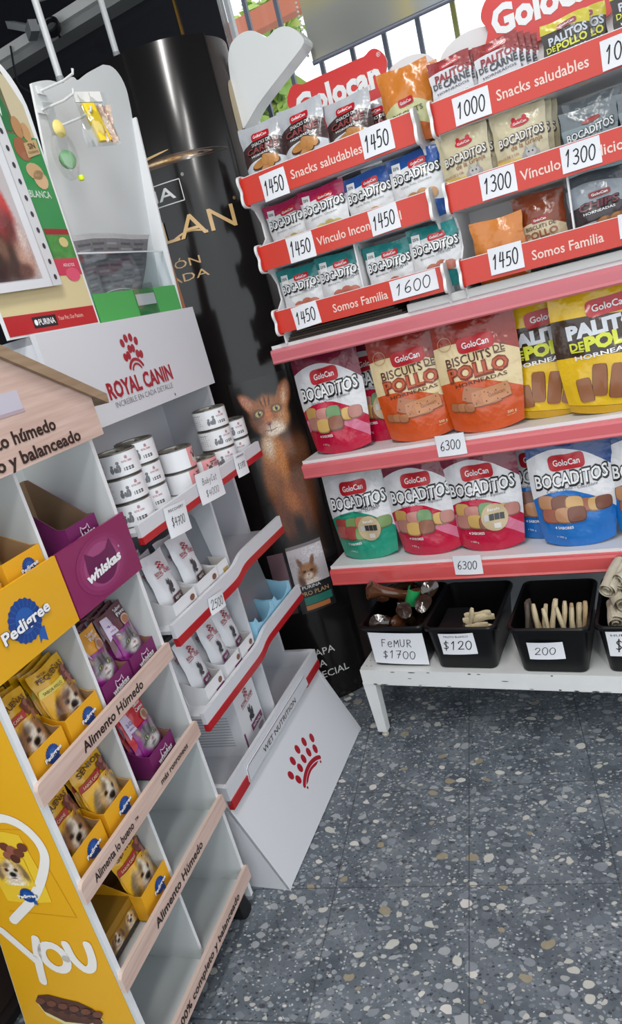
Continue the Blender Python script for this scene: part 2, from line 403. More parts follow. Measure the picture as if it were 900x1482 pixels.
# outdoors
def foliage(name, x, y, z, r, n, seed, label):
    rnd = random.Random(seed); mb = MB(); LF = [mat('leaf_green', (160, 190, 90), .6), mat('leaf_yellow_green', (206, 216, 120), .6), mat('leaf_dark', (130, 165, 76), .6)]
    for i in range(n):
        a, b, q = rnd.gauss(0, .5), rnd.gauss(0, .4), rnd.gauss(0, .5)
        c = Vector((x + a * r, y + b * r, z + q * r)); l = .13; d = Vector((rnd.uniform(-1, 1), rnd.uniform(-1, 1), rnd.uniform(-1, 1))).normalized(); e = d.orthogonal().normalized()
        mb.add([c - d * l, c + e * l * .45, c + d * l, c - e * l * .45], [(0, 1, 2, 3)], rnd.choice(LF))
    e = empty(name, (x, y, 0)); mb.v = [(p[0] - x, p[1] - y, p[2]) for p in mb.v]
    mb.build('foliage', e); t = MB(); t.tube([(0, 0, 0), (.05, 0, z * .5), (0, .05, z)], [.09, .07, .03], mat('bark', (90, 74, 60), .8)); t.build('trunk', e, True)
    return tag(e, label, 'tree', None)
foliage('garden_tree', -3.72, 8.6, 4.40, .34, 420, 3, 'sunlit yellow green tree crown seen high through the barred window')
foliage('garden_bush', -2.46, 5.2, 2.66, .17, 300, 4, 'low sunlit green bush outside the window below the white heart board')
mb = MB(); mb.box(-3.2, 0.0, 3.98, 4.06, 2.74, 2.84, mat('orange_eave', (205, 120, 90), .6))
o = mb.build('eave_beam'); tag(o, 'faded orange eave beam running outside above the window', 'beam')
mb = MB(); mb.box(-9, 9, 2.4, 14, -.08, -.02, mat('pale_pavement', (205, 203, 198), .8)); tag(mb.build('pavement'), kind='structure')

# ================================================================== LIGHT THINGS OVERHEAD
STEEL = mat('white_rod', (214, 216, 218), .3)
for i, (x, y, z) in enumerate(((.555, .3, 1.893), (.853, .3, 2.010))):
    px, py, _ = RC.p(x, y, 0); q = empty('hanging_rod', (px, py, z))
    MB().tube([(0, 0, 0), (0, 0, 2.62 - z)], .0085, STEEL, 10).build('rod', q, True); MB().tube([(0, 0, -.003), (0, 0, .012)], .0097, mat('grey_plastic_cap', (150, 152, 155), .5), 10).build('end_cap', q, True)
    tag(q, ['white vertical rod ending just behind the wavy topped white board', 'white vertical rod ending above the top rim of the black column'][i], 'rod')
q = empty('ceiling_spotlight', (-1.648, 2.085, 2.292))
MB().lathe([(.0, .0), (.055, .0), (.062, .02), (.062, .05), (.05, .055), (.044, .05), (.04, .02), (0, .018)], mat('black_lamp_housing', (26, 26, 28), .35), 24).build('housing', q, True)
MB().lathe([(0, .021), (.025, .021), (.036, .03), (0, .03)], mat('lamp_lens', (120, 122, 126), .1, .5), 20).build('lens', q, True)
MB().tube([(0, .02, -.01), (0, .02, -.07)], .008, mat('black_lamp_housing', (26, 26, 28), .35)).build('bracket', q)
for c in q.children: c.rotation_euler = (radians(62), 0, radians(18)); c.scale = (.5, .5, .5)
tag(q, 'round black spotlight fixed to the pale beam at top left', 'spotlight')
q = empty('ceiling_track', (-1.70, 2.05, 2.30)); q.rotation_euler = (radians(0), radians(0), radians(55)); MB().prism([(0, 0), (0, .022), (.9, .46), (.9, .43)], lambda a, b, t: (t, a, b), -.012, .012, mat('track_metal', (196, 198, 200), .4)).build('rail', q); MB().box(-.014, .014, -.02, .05, -.004, .03, mat('grey_plastic_cap', (150, 152, 155), .5)).build('rail_end', q)
tag(q, 'pale grey metal rail running under the ceiling to the spotlight', 'track')
mb = MB(); mb.tube(smooth_path([(-1.7, 2.1, 2.40), (-1.6, 2.1, 2.385), (-1.5, 2.1, 2.40), (-1.4, 2.1, 2.37), (-1.25, 2.1, 2.39)], 6), .004, mat('grey_cable', (140, 142, 142), .6), 6)
tag(mb.build('power_cable', None, True), 'thin grey cable lying loosely along the pale beam', 'cable')
mb = MB(); mb.tube(smooth_path([(-1.86, 2.1, 2.33), (-1.87, 2.09, 2.22), (-1.83, 2.1, 2.17), (-1.80, 2.12, 2.1)], 6), .0035, mat('black_cable', (30, 30, 32), .6), 6)
tag(mb.build('hanging_wire', None, True), 'thin black wire dangling below the pale beam', 'cable')

# ================================================================== PINK-EDGED SHELVING
gd = empty('shop_shelving', (0, 1.70, 0))
PINK = [mat('faded_pink_price_rail', (208, 112, 122), .22, coat=.5), mat('pink_price_rail', (216, 104, 110), .22, coat=.5), mat('coral_price_rail', (216, 88, 88), .22, coat=.5)]
XL, XR = -.951, .62
for i, (zt, zb) in enumerate(((1.153, 1.112), (.816, .773), (.477, .426))):
    mb = MB(); mb.box(XL, XR, .006, .31, zt - .012, zt + .008, WHITE2)
    mb.box(XL, XR, .0, .008, zt - .002, zt + .009, WHITE2); mb.box(XL, XR, .28, .30, zb, zt, WHITE2)
    sh = mb.build('shelf', gd)
    prof = [(-.002, zt), (-.012, zt - .003), (-.014, zt - .010), (-.0125, zb + .010), (-.014, zb + .004), (-.010, zb), (.004, zb), (.004, zt)]
    MB().prism(prof, lambda a, b, t: (t, a, b), XL, XR, PINK[i]).build('price_rail', sh)
    for x in (XL + .02, XR - .2):
        MB().prism([(.31, zt - .012), (.03, zt - .012), (.03, zt - .03), (.31, zt - .05)], lambda a, b, t: (t, a, b), x, x + .003, WHITE2).build('shelf_bracket', sh)
MB().box(-.84, XR, .315, .33, .10, 1.12, mat('pale_grey_panel', (176, 180, 184), .5)).build('back_panel', gd)
for x in (-.86, -.1, .6):
    MB().box(x, x + .03, .33, .37, 0, 1.16, WHITE2).build('upright', gd)
tag(gd, 'white shop shelving unit with three long pink edged shelves', 'shelving')
# low white bench
bn = empty('low_bench', (-.848, 1.527, 0)); bn.rotation_euler = (0, 0, radians(-.65))
CHIP = mat('chipped_white_paint', (222, 224, 224), .4, vary=.08, vscale=18)
mb = MB(); mb.box(0, 1.5, 0, .33, .222, .233, CHIP); mb.box(0, 1.5, -.002, .010, .186, .2334, CHIP); mb.box(-.002, .008, .0102, .33, .19, .2332, CHIP)
wear = mat('paint_wear', (70, 62, 56), .8); F = flatmap((0, -.002, 0), (1, 0, 0), (0, 0, 1), (0, -1, 0)); rr = random.Random(5)
for i in range(26):
    x = rr.uniform(.01, 1.0); z = rr.choice([.188, .189, .229, .230, .21]) if i > 3 else .188
    mb.ell(F, x, z, rr.uniform(.002, .012), rr.uniform(.0008, .0022), wear, .0004, 8)
hole = mat('dark_hole', (60, 62, 64), .8); T = flatmap((0, 0, .2334), (1, 0, 0), (0, 1, 0), (0, 0, 1))
for i in range(6):
    for j in range(2): mb.ell(T, .014 + .014 * j, .02 + .03 * i, .0018, .0018, hole, .0005, 8)
mb.build('bench_top', bn)
for x in (.0, 1.44):
    mb = MB()
    for (y0, y1) in ((.0, .03),):
        v = [(x - .004, y0, .188), (x + .042, y0, .188), (x + .042, .004, .188), (x - .004, .03, .188)]
    def leg(a0, a1, b0, b1): mb.add([(a0, 0, .19), (a1, 0, .19), (a1, .03, .19), (a0, .03, .19), (b0, .004, .018), (b1, .004, .018), (b1, .03, .018), (b0, .03, .018)], [(0, 1, 2, 3), (7, 6, 5, 4), (0, 4, 5, 1), (1, 5, 6, 2), (2, 6, 7, 3), (3, 7, 4, 0)], CHIP)
    leg(x - .003, x + .036, x + .004, x + .032)
    mb.add([(x - .003, .03, .19), (x + .001, .03, .19), (x + .004, .05, .02), (x, .05, .02)], [(0, 1, 2, 3)], CHIP)
    lg = mb.build('leg', bn); MB().lathe([(0, 0), (.009, 0), (.011, .006), (.007, .012), (.006, .02), (0, .02)], mat('worn_foot', (188, 180, 166), .6), 12, x + .02, .015).build('foot', lg, True)
    mb = MB(); mb.box(x + .0, x + .03, .29, .32, 0, .222, CHIP); mb.build('leg', bn)
tag(bn, 'low chipped white metal bench carrying the black bins under the shelves', 'bench')

# ================================================================== RED TIER RACKS
RED = mat('red_card_strip', (206, 58, 44), .35, coat=.2); REDD = mat('red_sign', (214, 50, 48), .3, coat=.3); RWHITE = mat('white_rack_card', (228, 228, 230), .45)
def bone_profile(h, d=.026):   # side cap: two lobes top and bottom with a waist
    pts = []
    for k in range(41):
        t = k / 40; pts.append((-.012 - d * (abs(2 * t - 1) ** 1.5) * .55 - .006, (t - .5) * h))
    return pts
def red_rack(x0, x1, words, label, arcs):
    r = empty('snack_rack', ((x0 + x1) / 2, 1.68, 1.161)); w = (x1 - x0) / 2; Z = 1.161
    for i, (zt, zb) in enumerate(((1.583, 1.519), (1.415, 1.355), (1.248, 1.190))):
        mb = MB(); mb.box(-w, w, .004, .17, zb - Z, zb - Z + .006, RWHITE); tr = mb.build('tray', r)
        mb = MB(); mb.box(-w, w, -.003, .003, zb - Z, zt - Z, RED); M = flatmap((0, -.003, 0), (1, 0, 0), (0, 0, 1), (0, -1, 0))
        mb.box(-w, w, -.0032, .0032, zt - Z, zt - Z + .0015, RWHITE)
        for t, cx, ww in words[i]: mb.text(M, t, cx - (x0 + x1) / 2, (zt + zb) / 2 - Z - .001, .020, ink((236, 210, 200)), ww, .012)
        mb.build('front_strip', tr)
        for sd in (-1, 1):
            hh = zt - zb + .012; zc = (zt + zb) / 2 - Z; out = []
            for k in range(25):
                a = pi / 2 + pi * k / 24; u = sin(a)
                out.append((-.006 - .016 * (1 - .45 * math.exp(-(u / .33) ** 2)) * (1 - abs(u) ** 6) ** .5, u * hh / 2))
            out = [(.012, hh / 2)] + out + [(.012, -hh / 2)]
            mb = MB(); e = sd * w
            mb.prism(out, lambda a, b, t: (t, a, b + zc), e - .0035, e + .0035, RWHITE, mat('white_cap_edge', (236, 236, 236), .4))
            mb.shape(flatmap((e - sd * .0036, 0, zc), (0, 1, 0), (0, 0, 1), (-sd, 0, 0)), [(a * .86, b * .93) for a, b in out], RED, .0004, 1, (0, 0))
            mb.build('end_cap', tr)
    for sd in (-1, 1):   # white scalloped side wall
        e = sd * (w - .002)
        prof = [(.17, 0), (.17, .42), (.012, .42), (.012, .352), (.03, .345), (.05, .315), (.05, .275), (.03, .262), (.012, .254), (.012, .19), (.03, .183), (.05, .155), (.05, .115), (.03, .10), (.012, .088), (.012, .028), (.012, 0)]
        MB().prism(prof, lambda a, b, t: (t, a, b), e - .0025, e + .0025, RWHITE).build('side_wall', r)
    top = [(-w, 0), (w, 0)]
    MB().prism(top[:1] + [(w, 0)] + arcs, lambda a, b, t: (a, .172 + t, b), 0, .004, RWHITE).build('back_wall', r)
    mb = MB(); mb.box(-w + .25, -w + .254, .02, .165, .035, .20, RWHITE); mb.build('divider', r)
    # bone-shaped header sign
    cx = .015; pts = []
    hw, hh = .142, .058
    for k in range(96):
        a = 2 * pi * k / 96; c, s = cos(a), sin(a)
        x = hw * (abs(c) ** .38) * (1 if c > 0 else -1); y = hh * (abs(s) ** .55) * (1 if s > 0 else -1)
        ends = max(0, (abs(x) / hw - .62) / .38)
        y *= 1 + .22 * math.sin(min(1, ends) * pi) - .0
        x *= 1 - .10 * math.exp(-(y / (.02)) ** 2) * (abs(x) / hw) ** 6
        pts.append((cx + x, .550 + y))
    mb = MB(); mb.prism(pts, lambda a, b, t: (a, .150 + t, b), 0, .008, REDD)
    M = flatmap((0, .150, 0), (1, 0, 0), (0, 0, 1), (0, -1, 0))
    mb.text(M, 'GoloCan'.replace('C', 'c'), cx, .561, .052, I_WHITE, .236, .045, 0, .0012)
    mb.text(M, '®', cx + .122, .598, .010, I_WHITE, None, 0, 0, .0012)
    hs = mb.build('header_sign', r)
    return tag(r, label, 'rack', 'red fronted snack racks on the top shelf')
wl = (.467) / 2
def lobes(w, spec, base):
    pts = [(w, base)]
    for c, rad, h in spec:
        for k in range(13):
            a = pi * k / 12; pts.append((c + rad * cos(a), h - rad * .55 + rad * .55 * sin(a) * 1.0))
    pts.append((-w, base)); return pts
red_rack(-.900, -.433, [[('Snacks saludables', -.663, .192)], [('Vínculo Incondicional', -.62, .225)], [('Somos Familia', -.657, .152)]], 'left red fronted rack of three snack tiers standing beside the black column', lobes(wl, [(.195, .065, .575), (-.15, .07, .53)], .38))
red_rack(-.395, .072, [[('Snacks saludables', -.164, .182)], [('Vínculo Incondicional', -.115, .235)], [('Somos Familia', -.160, .148)]], 'right red fronted rack of three snack tiers cut by the photo edge', lobes(wl, [(.17, .07, .572), (-.155, .08, .572)], .38))

# ================================================================== BAGS AND POUCHES
BROWN = ink((120, 72, 44)); TAN = ink((190, 140, 92)); DBROWN = ink((70, 44, 34)); GOLDI = ink((206, 160, 70)); GREENI = ink((70, 140, 84)); PINKI = ink((196, 130, 130)); GREYI = ink((128, 128, 132))
def pouch_body(mb, Wd, H, D, m, stand=True, seed=0, nx=14, ny=18):
    rn = random.Random(seed); ph = [rn.uniform(0, 6.28) for _ in range(6)]
    def dep(t):
        if stand: return .0016 + D / 2 * min(1, ((1 - t) * 1.35)) ** .85 * (1 - .25 * max(0, .12 - t) / .12)
        return .0012 + D / 2 * max(0, sin(pi * min(1, max(0, (t - .03) / .92)))) ** .62
    def wid(t):
        if stand: return Wd / 2 * (1 - .15 * (1 - min(1, t / .62)) ** 1.4)
        return Wd / 2 * (1 - .05 * sin(pi * t)) + .0012 * sin(t * 19 + ph[5])
    def P(s, t, side):
        bul = (1 - abs(s) ** 2.6)
        d = dep(t) * bul
        wr = .0032 * min(1, D / .05) * bul * (sin(s * 5 + t * 7 + ph[0]) + .7 * sin(s * 9 - t * 13 + ph[1]) + .5 * sin(t * 23 + s * 3 + ph[2]))
        env = min(1, t / .1) * min(1, (1 - t) / .12)
        x = wid(t) * s
        z = t * H + (.012 * abs(s) ** 2 * (1 - t) ** 6 if stand else .004 * sin(s * 3 + ph[3]) * (t - .5))
        return (x, side * (d + wr * env), z)
    f = lambda a, b: P(2 * a - 1, b, -1)
    g = lambda a, b: P(2 * a - 1, b, 1)
    mb.grid(f, nx, ny, m); mb.grid(g, nx, ny, m, flip=True)
    if stand: mb.grid(lambda a, b: P(2 * a - 1, 0, -1 + 2 * b), nx, 2, m, lambda a, b: (a, 0), flip=True)
    def M(a, b, off):
        t = b / H; s = a / wid(min(1, max(0, t))); s = max(-1, min(1, s)); q = P(s, min(1, max(0, t)), -1)
        return (q[0], q[1] - off * 1.8 - .0004, q[2])
    return M
BONE = None
def logo_bone(mb, M, cx, cy, w, h, rot=0., off=.0008, c=I_RED):
    pts = []
    for k in range(40):
        a = 2 * pi * k / 40; x = w / 2 * abs(cos(a)) ** .42 * (1 if cos(a) > 0 else -1); y = h / 2 * abs(sin(a)) ** .6 * (1 if sin(a) > 0 else -1)
        y *= .86 + .18 * (abs(x) / (w / 2)) ** 2
        pts.append((cx + x * cos(rot) - y * sin(rot), cy + x * sin(rot) + y * cos(rot)))
    mb.shape(M, pts, c, off, 2, (cx, cy)); mb.text(M, 'GoloCan', cx, cy, h * .34, I_WHITE, w * .74, .02, 0, off + .0009, rot)
def bubble(mb, M, t, cx, cy, h, w, rot=0., fill=I_WHITE, edge=I_BLACK, off=.0008, shear=.1, arc=0.):
    mb.text(M, t, cx + .001, cy - .001, h * 1.14, edge, w * 1.03, .075, shear, off, rot, 'c', arc); mb.text(M, t, cx, cy, h, fill, w, .018, shear, off + .001, rot, 'c', arc)
def biscuits(mb, M, cx, cy, r, cols, n, spread, seed, off=.001):
    rn = random.Random(seed)
    for i in range(n):
        x = cx + (i % 3 - 1) * spread * .8 + rn.uniform(-.2, .2) * r; y = cy - (i // 3) * r * 1.25 + rn.uniform(-.2, .2) * r; c = cols[i % len(cols)]
        pts = [(x + r * abs(cos(t)) ** .6 * (1 if cos(t) > 0 else -1), y + r * .85 * abs(sin(t)) ** .6 * (1 if sin(t) > 0 else -1)) for t in [2 * pi * k / 16 for k in range(16)]]
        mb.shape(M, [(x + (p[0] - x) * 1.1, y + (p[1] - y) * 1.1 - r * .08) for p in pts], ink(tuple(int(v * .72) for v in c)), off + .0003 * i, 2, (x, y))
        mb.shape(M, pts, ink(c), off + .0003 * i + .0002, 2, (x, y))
BIS = [(206, 164, 96), (196, 134, 126), (120, 158, 112), (186, 128, 118), (214, 176, 104), (150, 100, 80)]
def big_bocaditos(seed, top, low, mid=None, line='Jamón - Queso - Espinaca', frut=False, sticker=False):
    W_, H_ = .222, .286
    mb = MB(); m = film('pouch_film_%d_%d_%d' % low, [(0, low), (.30, mid or low), (.42, low), (.52, (222, 223, 227)), (.90, top)], .55, .14)
    M = pouch_body(mb, W_, H_, .062, m, True, seed)
    logo_bone(mb, M, -.006, .226, .096, .046, .06)
    bubble(mb, M, 'BOCADiTOS', .0, .184, .032, .192, .07, arc=.002)
    if frut: mb.text(M, 'FRUTALES', .042, .162, .009, I_BLACK, .06, .01, 0, .001, .07)
    mb.text(M, line, .0, .152 if frut else .158, .0075, I_BLACK, .135, -.006, .25, .001, .08)
    cols = BIS if not frut else [(160, 70, 66), (120, 150, 90), (190, 130, 100), (176, 92, 84)]
    if low[2] > 150: cols = [(190, 140, 104), (120, 72, 54), (206, 166, 110), (170, 104, 84)]
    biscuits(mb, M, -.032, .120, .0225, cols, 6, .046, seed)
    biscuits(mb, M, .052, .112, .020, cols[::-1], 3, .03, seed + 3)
    mb.text(M, '4 SABORES' if not frut else '3 SABORES', -.034, .056, .007, I_WHITE, .05, .02, 0, .001, .05); mb.text(M, 'x 500 g', -.045, .03, .006, I_WHITE, None, 0, 0, .001)
    o = mb.build('treat_pouch', None, True)
    if sticker:
        q = MB(); q.ell(M, .028, .10, .038, .038, ink((196, 176, 140)), .0035, 28, 0, 3); q.text(M, 'Benefit', .028, .122, .008, I_WHITE, .034, .01, 0, .0045)
        for k in range(4): q.rect(M, -.001 + .0145 * k, .012 + .0145 * k, .093, .110, ink((50, 52, 56)) if k else ink((190, 188, 186)), .0043, 2, 2)
        q.rect(M, .024, .044, .070, .084, ink((215, 210, 205)), .0043, 2, 2)
        q.build('round_sticker', o, True, 'round beige sticker')
    return o
def biscuit_pouch(seed):
    W_, H_ = .222, .286; mb = MB()
    m = film('biscuit_pouch_film', [(0, (204, 82, 28)), (.47, (226, 206, 160)), (.80, (156, 48, 34))], .28, .13)
    M = pouch_body(mb, W_, H_, .06, m, True, seed)
    logo_bone(mb, M, .004, .226, .098, .044, .06)
    mb.ribbon(M, [(-.078 + .018 * cos(t), .236 + .017 * sin(t)) for t in [2 * pi * k / 20 for k in range(20)]], .0018, ink((196, 150, 110)), .001, True); mb.text(M, 'Snacks', -.078, .236, .007, ink((196, 150, 110)), .026, 0, .2, .001, .1)
    mb.text(M, 'BISCUITS', -.020, .192, .022, ink((84, 44, 30)), .122, .014, 0, .001, .08); mb.text(M, 'DE', .062, .203, .017, ink((84, 44, 30)), None, .01, 0, .001, .08); mb.rect(M, .049, .077, .1905, .193, ink((84, 44, 30)), .001, 2, 1)
    bubble(mb, M, 'POLLO', .0, .162, .029, .158, .08, ink((186, 82, 44)), ink((130, 52, 34)), shear=0); mb.text(M, 'HORNEADAS', .004, .1335, .009, ink((84, 44, 30)), .140, .01, 0, .001, .09)
    for (x, y, r, c) in ((-.012, .098, -.3, (170, 108, 72)), (.012, .09, .06, (186, 124, 84)), (.038, .096, .16, (198, 138, 96))):
        f = lambda a, b: (x + a * cos(r) - b * sin(r), y + a * sin(r) + b * cos(r))
        P_ = [f(a, b) for a, b in ((-.036, -.018), (-.018, -.0195), (0, -.019), (.018, -.0195), (.036, -.018), (.038, 0), (.036, .018), (.018, .0195), (0, .019), (-.018, .0195), (-.036, .018), (-.038, 0))]
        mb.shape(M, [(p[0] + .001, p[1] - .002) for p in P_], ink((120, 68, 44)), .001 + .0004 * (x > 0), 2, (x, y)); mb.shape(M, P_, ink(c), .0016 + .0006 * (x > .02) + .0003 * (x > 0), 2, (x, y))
        for a in (-.028, .028):
            for b in (-.011, .011): mb.ell(M, *f(a, b), .0016, .0016, DBROWN, .0032, 6, 0, 1)
    mb.text(M, 'Golocan', .04, .096, .009, ink((150, 96, 64)), .045, .0, 0, .0034, .16)
    mb.text(M, '500 g', .07, .04, .007, I_CREAM, None, .01, 0, .001, .06); mb.text(M, 'PESO NETO', .068, .031, .003, I_CREAM, None, 0, 0, .001, .06)
    biscuits(mb, M, -.055, .072, .013, [(176, 116, 78), (190, 130, 90)], 3, .024, seed)
    return mb.build('treat_pouch', None, True)
def stick_pouch(seed, icons):
    W_, H_ = .235, .288; mb = MB()
    m = film('yellow_pouch_film', [(0, (196, 150, 20)), (.055, (58, 42, 26)), (.062, (226, 184, 22)), (.48, (58, 40, 30)), (.79, (232, 190, 20))], .10, .08)
    M = pouch_body(mb, W_, H_, .058, m, True, seed)
    logo_bone(mb, M, .014, .247, .104, .044, .06)
    mb.text(M, 'PALITOS', .006, .205, .029, ink((214, 220, 228)), .182, .06, 0, .001, .06)
    mb.text(M, 'DE', -.066, .167, .018, ink((214, 222, 60)), None, .03, 0, .001, .06); mb.rect(M, -.080, -.052, .153, .156, ink((214, 222, 60)), .001, 2, 1)
    mb.text(M, 'POLLO', .024, .173, .029, ink((214, 222, 60)), .146, .06, 0, .001, .06); mb.text(M, 'HORNEADOS', .006, .144, .010, I_WHITE, .160, .02, 0, .001, .06)
    for (x, y, l, r) in ((-.026, .082, .076, -.10), (.012, .074, .082, -.20), (.048, .062, .070, -.34), (.078, .048, .050, -.4), (-.060, .062, .060, .10)):
        P_ = [(x + a * cos(r) - b * sin(r), y + a * sin(r) + b * cos(r)) for a, b in [(.0155 * abs(cos(t)) ** .3 * (1 if cos(t) > 0 else -1), l / 2 * abs(sin(t)) ** .35 * (1 if sin(t) > 0 else -1)) for t in [2 * pi * k / 20 for k in range(20)]]]
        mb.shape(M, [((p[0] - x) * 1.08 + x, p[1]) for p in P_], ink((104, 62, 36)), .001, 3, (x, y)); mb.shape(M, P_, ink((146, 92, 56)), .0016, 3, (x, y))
    if icons:
        for k in range(3):
            mb.ell(M, .088, .135 - .032 * k, .0125, .0125, I_BLACK, .001, 16); mb.ribbon(M, [(.085, .142 - .032 * k), (.089, .136 - .032 * k), (.086, .134 - .032 * k), (.091, .127 - .032 * k)], .003, I_WHITE, .002)
            mb.text(M, ['ALTO EN PROTEINAS', 'SIN COLORANTES', 'FUENTE DE ENERGIA'][k], .050, .135 - .032 * k, .005, DBROWN, .045, 0, 0, .001)
    mb.text(M, '3U 450g', .082, .035, .007, DBROWN, None, .0, 0, .001)
    return mb.build('treat_pouch', None, True)
def snack_bag(kind, seed):
    """small pillow bags in the red racks"""
    mb = MB(); SH = {"grey": 0, "pink": .020, "blue": .020, "teal": .018, "meat": .017, "yellow": .015, "cream": .012, "sea": .008, "chips": .012, "brownorange": .010}.get(kind, 0)
    if kind == 'grey':
        W_, H_, D = .125, .185, .034; M = pouch_body(mb, W_, H_, D, film('grey_bag_film', [(0, (210, 216, 222)), (.54, (70, 54, 54)), (.80, (186, 190, 196))], .35, .0), False, seed, 12, 16)
        logo_bone(mb, M, 0, .154, .050, .021, .05); bubble(mb, M, 'SNACKS DE', 0, .136, .008, .055, .05, ink((206, 202, 202)), I_BLACK, shear=0); bubble(mb, M, 'CARNE', 0, .122, .014, .088, .05, ink((150, 70, 72)), ink((50, 26, 28))); mb.text(M, 'HORNEADOS', 0, .109, .005, I_WHITE, .066, .01, 0, .001, .05)
        for (x, y, r) in ((-.012, .086, .2), (.018, .092, -.4), (.006, .074, .5)):
            mb.ell(M, x, y - .002, .026, .012, DBROWN, .001, 14, r); mb.ell(M, x, y, .023, .0095, ink((184, 126, 62)), .0016, 14, r); mb.ell(M, x + .014 * cos(r), y + .014 * sin(r), .009, .011, ink((196, 138, 72)), .002, 10)
    elif kind in ('pink', 'blue', 'teal'):
        c = {'pink': (176, 26, 84), 'blue': (32, 82, 158), 'teal': (22, 128, 128)}[kind]
        W_, H_, D = .128, .150, .032; M0 = pouch_body(mb, W_, H_, D, film(kind + '_bag_film', [(0, c), (.30, (222, 225, 228)), (.82, c)], .15, .06, wob=.015), False, seed, 12, 14); M = lambda a, b, off: M0(a, b + SH, off)
        logo_bone(mb, M, .010, .106, .042, .017, .06); bubble(mb, M, 'BOCADITOS', .002, .084, .018, .112, .06)
        if kind == 'teal': mb.text(M, 'FRUTALES', .03, .070, .006, I_BLACK, .04, .01, 0, .001, .06)
        mb.text(M, {'pink': 'Jamón, Queso', 'blue': 'Carne, Pollo, Chocolate', 'teal': 'Banana, Frutilla'}[kind], 0, .064, .0045, GREYI, .075, 0, .2, .001, .06)
        P_ = [(-.052, .118), (-.030, .118), (-.030, .092), (-.041, .097), (-.052, .092)]; mb.shape(M, P_, I_WHITE, .001, 2, (-.041, .107)); mb.text(M, '25%', -.041, .108, .006, I_BLACK, .016, .01, 0, .002)
        for k, x in enumerate((-.012, .012, .032)): mb.ell(M, x, .034 + .004 * (k % 2), .015, .012, ink({'pink': (204, 190, 120), 'blue': (196, 150, 100), 'teal': (186, 110, 90)}[kind]), .001 + .0003 * k, 12)
    elif kind == 'orange':
        W_, H_, D = .118, .160, .036; M0 = pouch_body(mb, W_, H_, D, film('orange_bag_film', [(0, (200, 104, 40)), (.28, (200, 200, 150)), (.58, (206, 126, 52))], .5, .05), False, seed, 12, 14); M = lambda a, b, off: M0(a, b + SH, off)
        logo_bone(mb, M, .0, .088, .036, .018, .08); mb.text(M, 'BISCUITS', .0, .066, .010, ink((84, 96, 40)), .07, .01, 0, .001, .08)
    elif kind == 'brownorange':
        W_, H_, D = .112, .150, .034; M0 = pouch_body(mb, W_, H_, D, film('brown_bag_film', [(0, (176, 96, 44)), (.22, (206, 190, 156)), (.60, (128, 58, 30))], .4, .05), False, seed, 12, 14); M = lambda a, b, off: M0(a, b + SH, off)
        logo_bone(mb, M, .0, .084, .036, .014, .06, c=ink((150, 40, 30))); mb.text(M, 'BISCUITS DE', 0, .070, .008, DBROWN, .064, .01, 0, .001, .06); mb.text(M, 'POLLO', 0, .054, .014, ink((156, 100, 74)), .07, .03, 0, .001, .06); mb.text(M, 'HORNEADAS', 0, .042, .005, DBROWN, .055, 0, 0, .001, .06)
    elif kind == 'meat':
        W_, H_, D = .094, .128, .010; M0 = pouch_body(mb, W_, H_, D, film('red_bag_film', [(0, (190, 70, 66)), (.40, (214, 216, 222)), (.84, (146, 44, 44))], .3, .06), False, seed, 10, 14); M = lambda a, b, off: M0(a, b + SH, off)
        logo_bone(mb, M, .002, .098, .042, .010, .08, c=ink((196, 40, 50))); mb.text(M, 'PALITOS', .004, .079, .014, ink((150, 44, 52)), .076, .035, .1, .001, .08); mb.text(M, 'DE', -.030, .063, .011, ink((60, 62, 70)), None, .02, 0, .001, .08); mb.text(M, 'CARNE', .012, .064, .013, ink((60, 62, 70)), .058, .035, 0, .001, .08); mb.text(M, 'HORNEADOS', .002, .050, .0045, ink((60, 62, 70)), .07, .01, 0, .001, .08)
        mb.ribbon(M, [(.030 + .006 * cos(t), .036 + .006 * sin(t)) for t in [2 * pi * k / 12 for k in range(12)]], .0012, I_WHITE, .0012, True)
    elif kind == 'yellow':
        W_, H_, D = .094, .128, .010; M0 = pouch_body(mb, W_, H_, D, film('yellow_bag_film', [(0, (196, 160, 30)), (.34, (50, 44, 40)), (.86, (202, 190, 44))], .12, .05), False, seed, 10, 14); M = lambda a, b, off: M0(a, b + SH, off)
        logo_bone(mb, M, .004, .100, .038, .011, .06, c=ink((150, 50, 70))); mb.text(M, 'PALITOS', .004, .081, .014, ink((196, 204, 216)), .074, .035, 0, .001, .07); mb.text(M, 'DE', -.030, .064, .010, ink((214, 218, 70)), None, .02, 0, .001, .07); mb.text(M, 'POLLO', .010, .066, .013, ink((214, 218, 70)), .058, .035, 0, .001, .07); mb.text(M, 'HORNEADOS', .002, .052, .0045, I_WHITE, .068, .01, 0, .001, .07); mb.ell(M, .01, .026, .03, .012, ink((214, 180, 70)), .001, 14)
    elif kind == 'cream':
        W_, H_, D = .116, .158, .022; M0 = pouch_body(mb, W_, H_, D, film('cream_bag_film', [(0, (214, 184, 92)), (.38, (198, 188, 156))], .1, .10), False, seed, 12, 14); M = lambda a, b, off: M0(a, b + SH, off)
        mb.ell(M, .004, .116, .020, .007, I_RED, .001, 16, .1); mb.ell(M, -.008, .122, .005, .006, I_RED, .001, 8, .3); mb.ell(M, .014, .124, .005, .006, I_RED, .001, 8, -.3); mb.text(M, 'GoloCan', .004, .116, .005, I_WHITE, .028, .01, 0, .0022, .1)
        bubble(mb, M, 'BOCADITOS', .002, .090, .016, .094, .10, ink((224, 222, 216)), ink((80, 66, 60))); mb.text(M, 'de la Granja', .012, .074, .010, ink((140, 92, 54)), .066, .01, .1, .001, .10)
        mb.ell(M, .018, .050, .018, .012, ink((150, 148, 146)), .001, 14); mb.ell(M, .018, .054, .011, .011, ink((176, 174, 172)), .0016, 14)
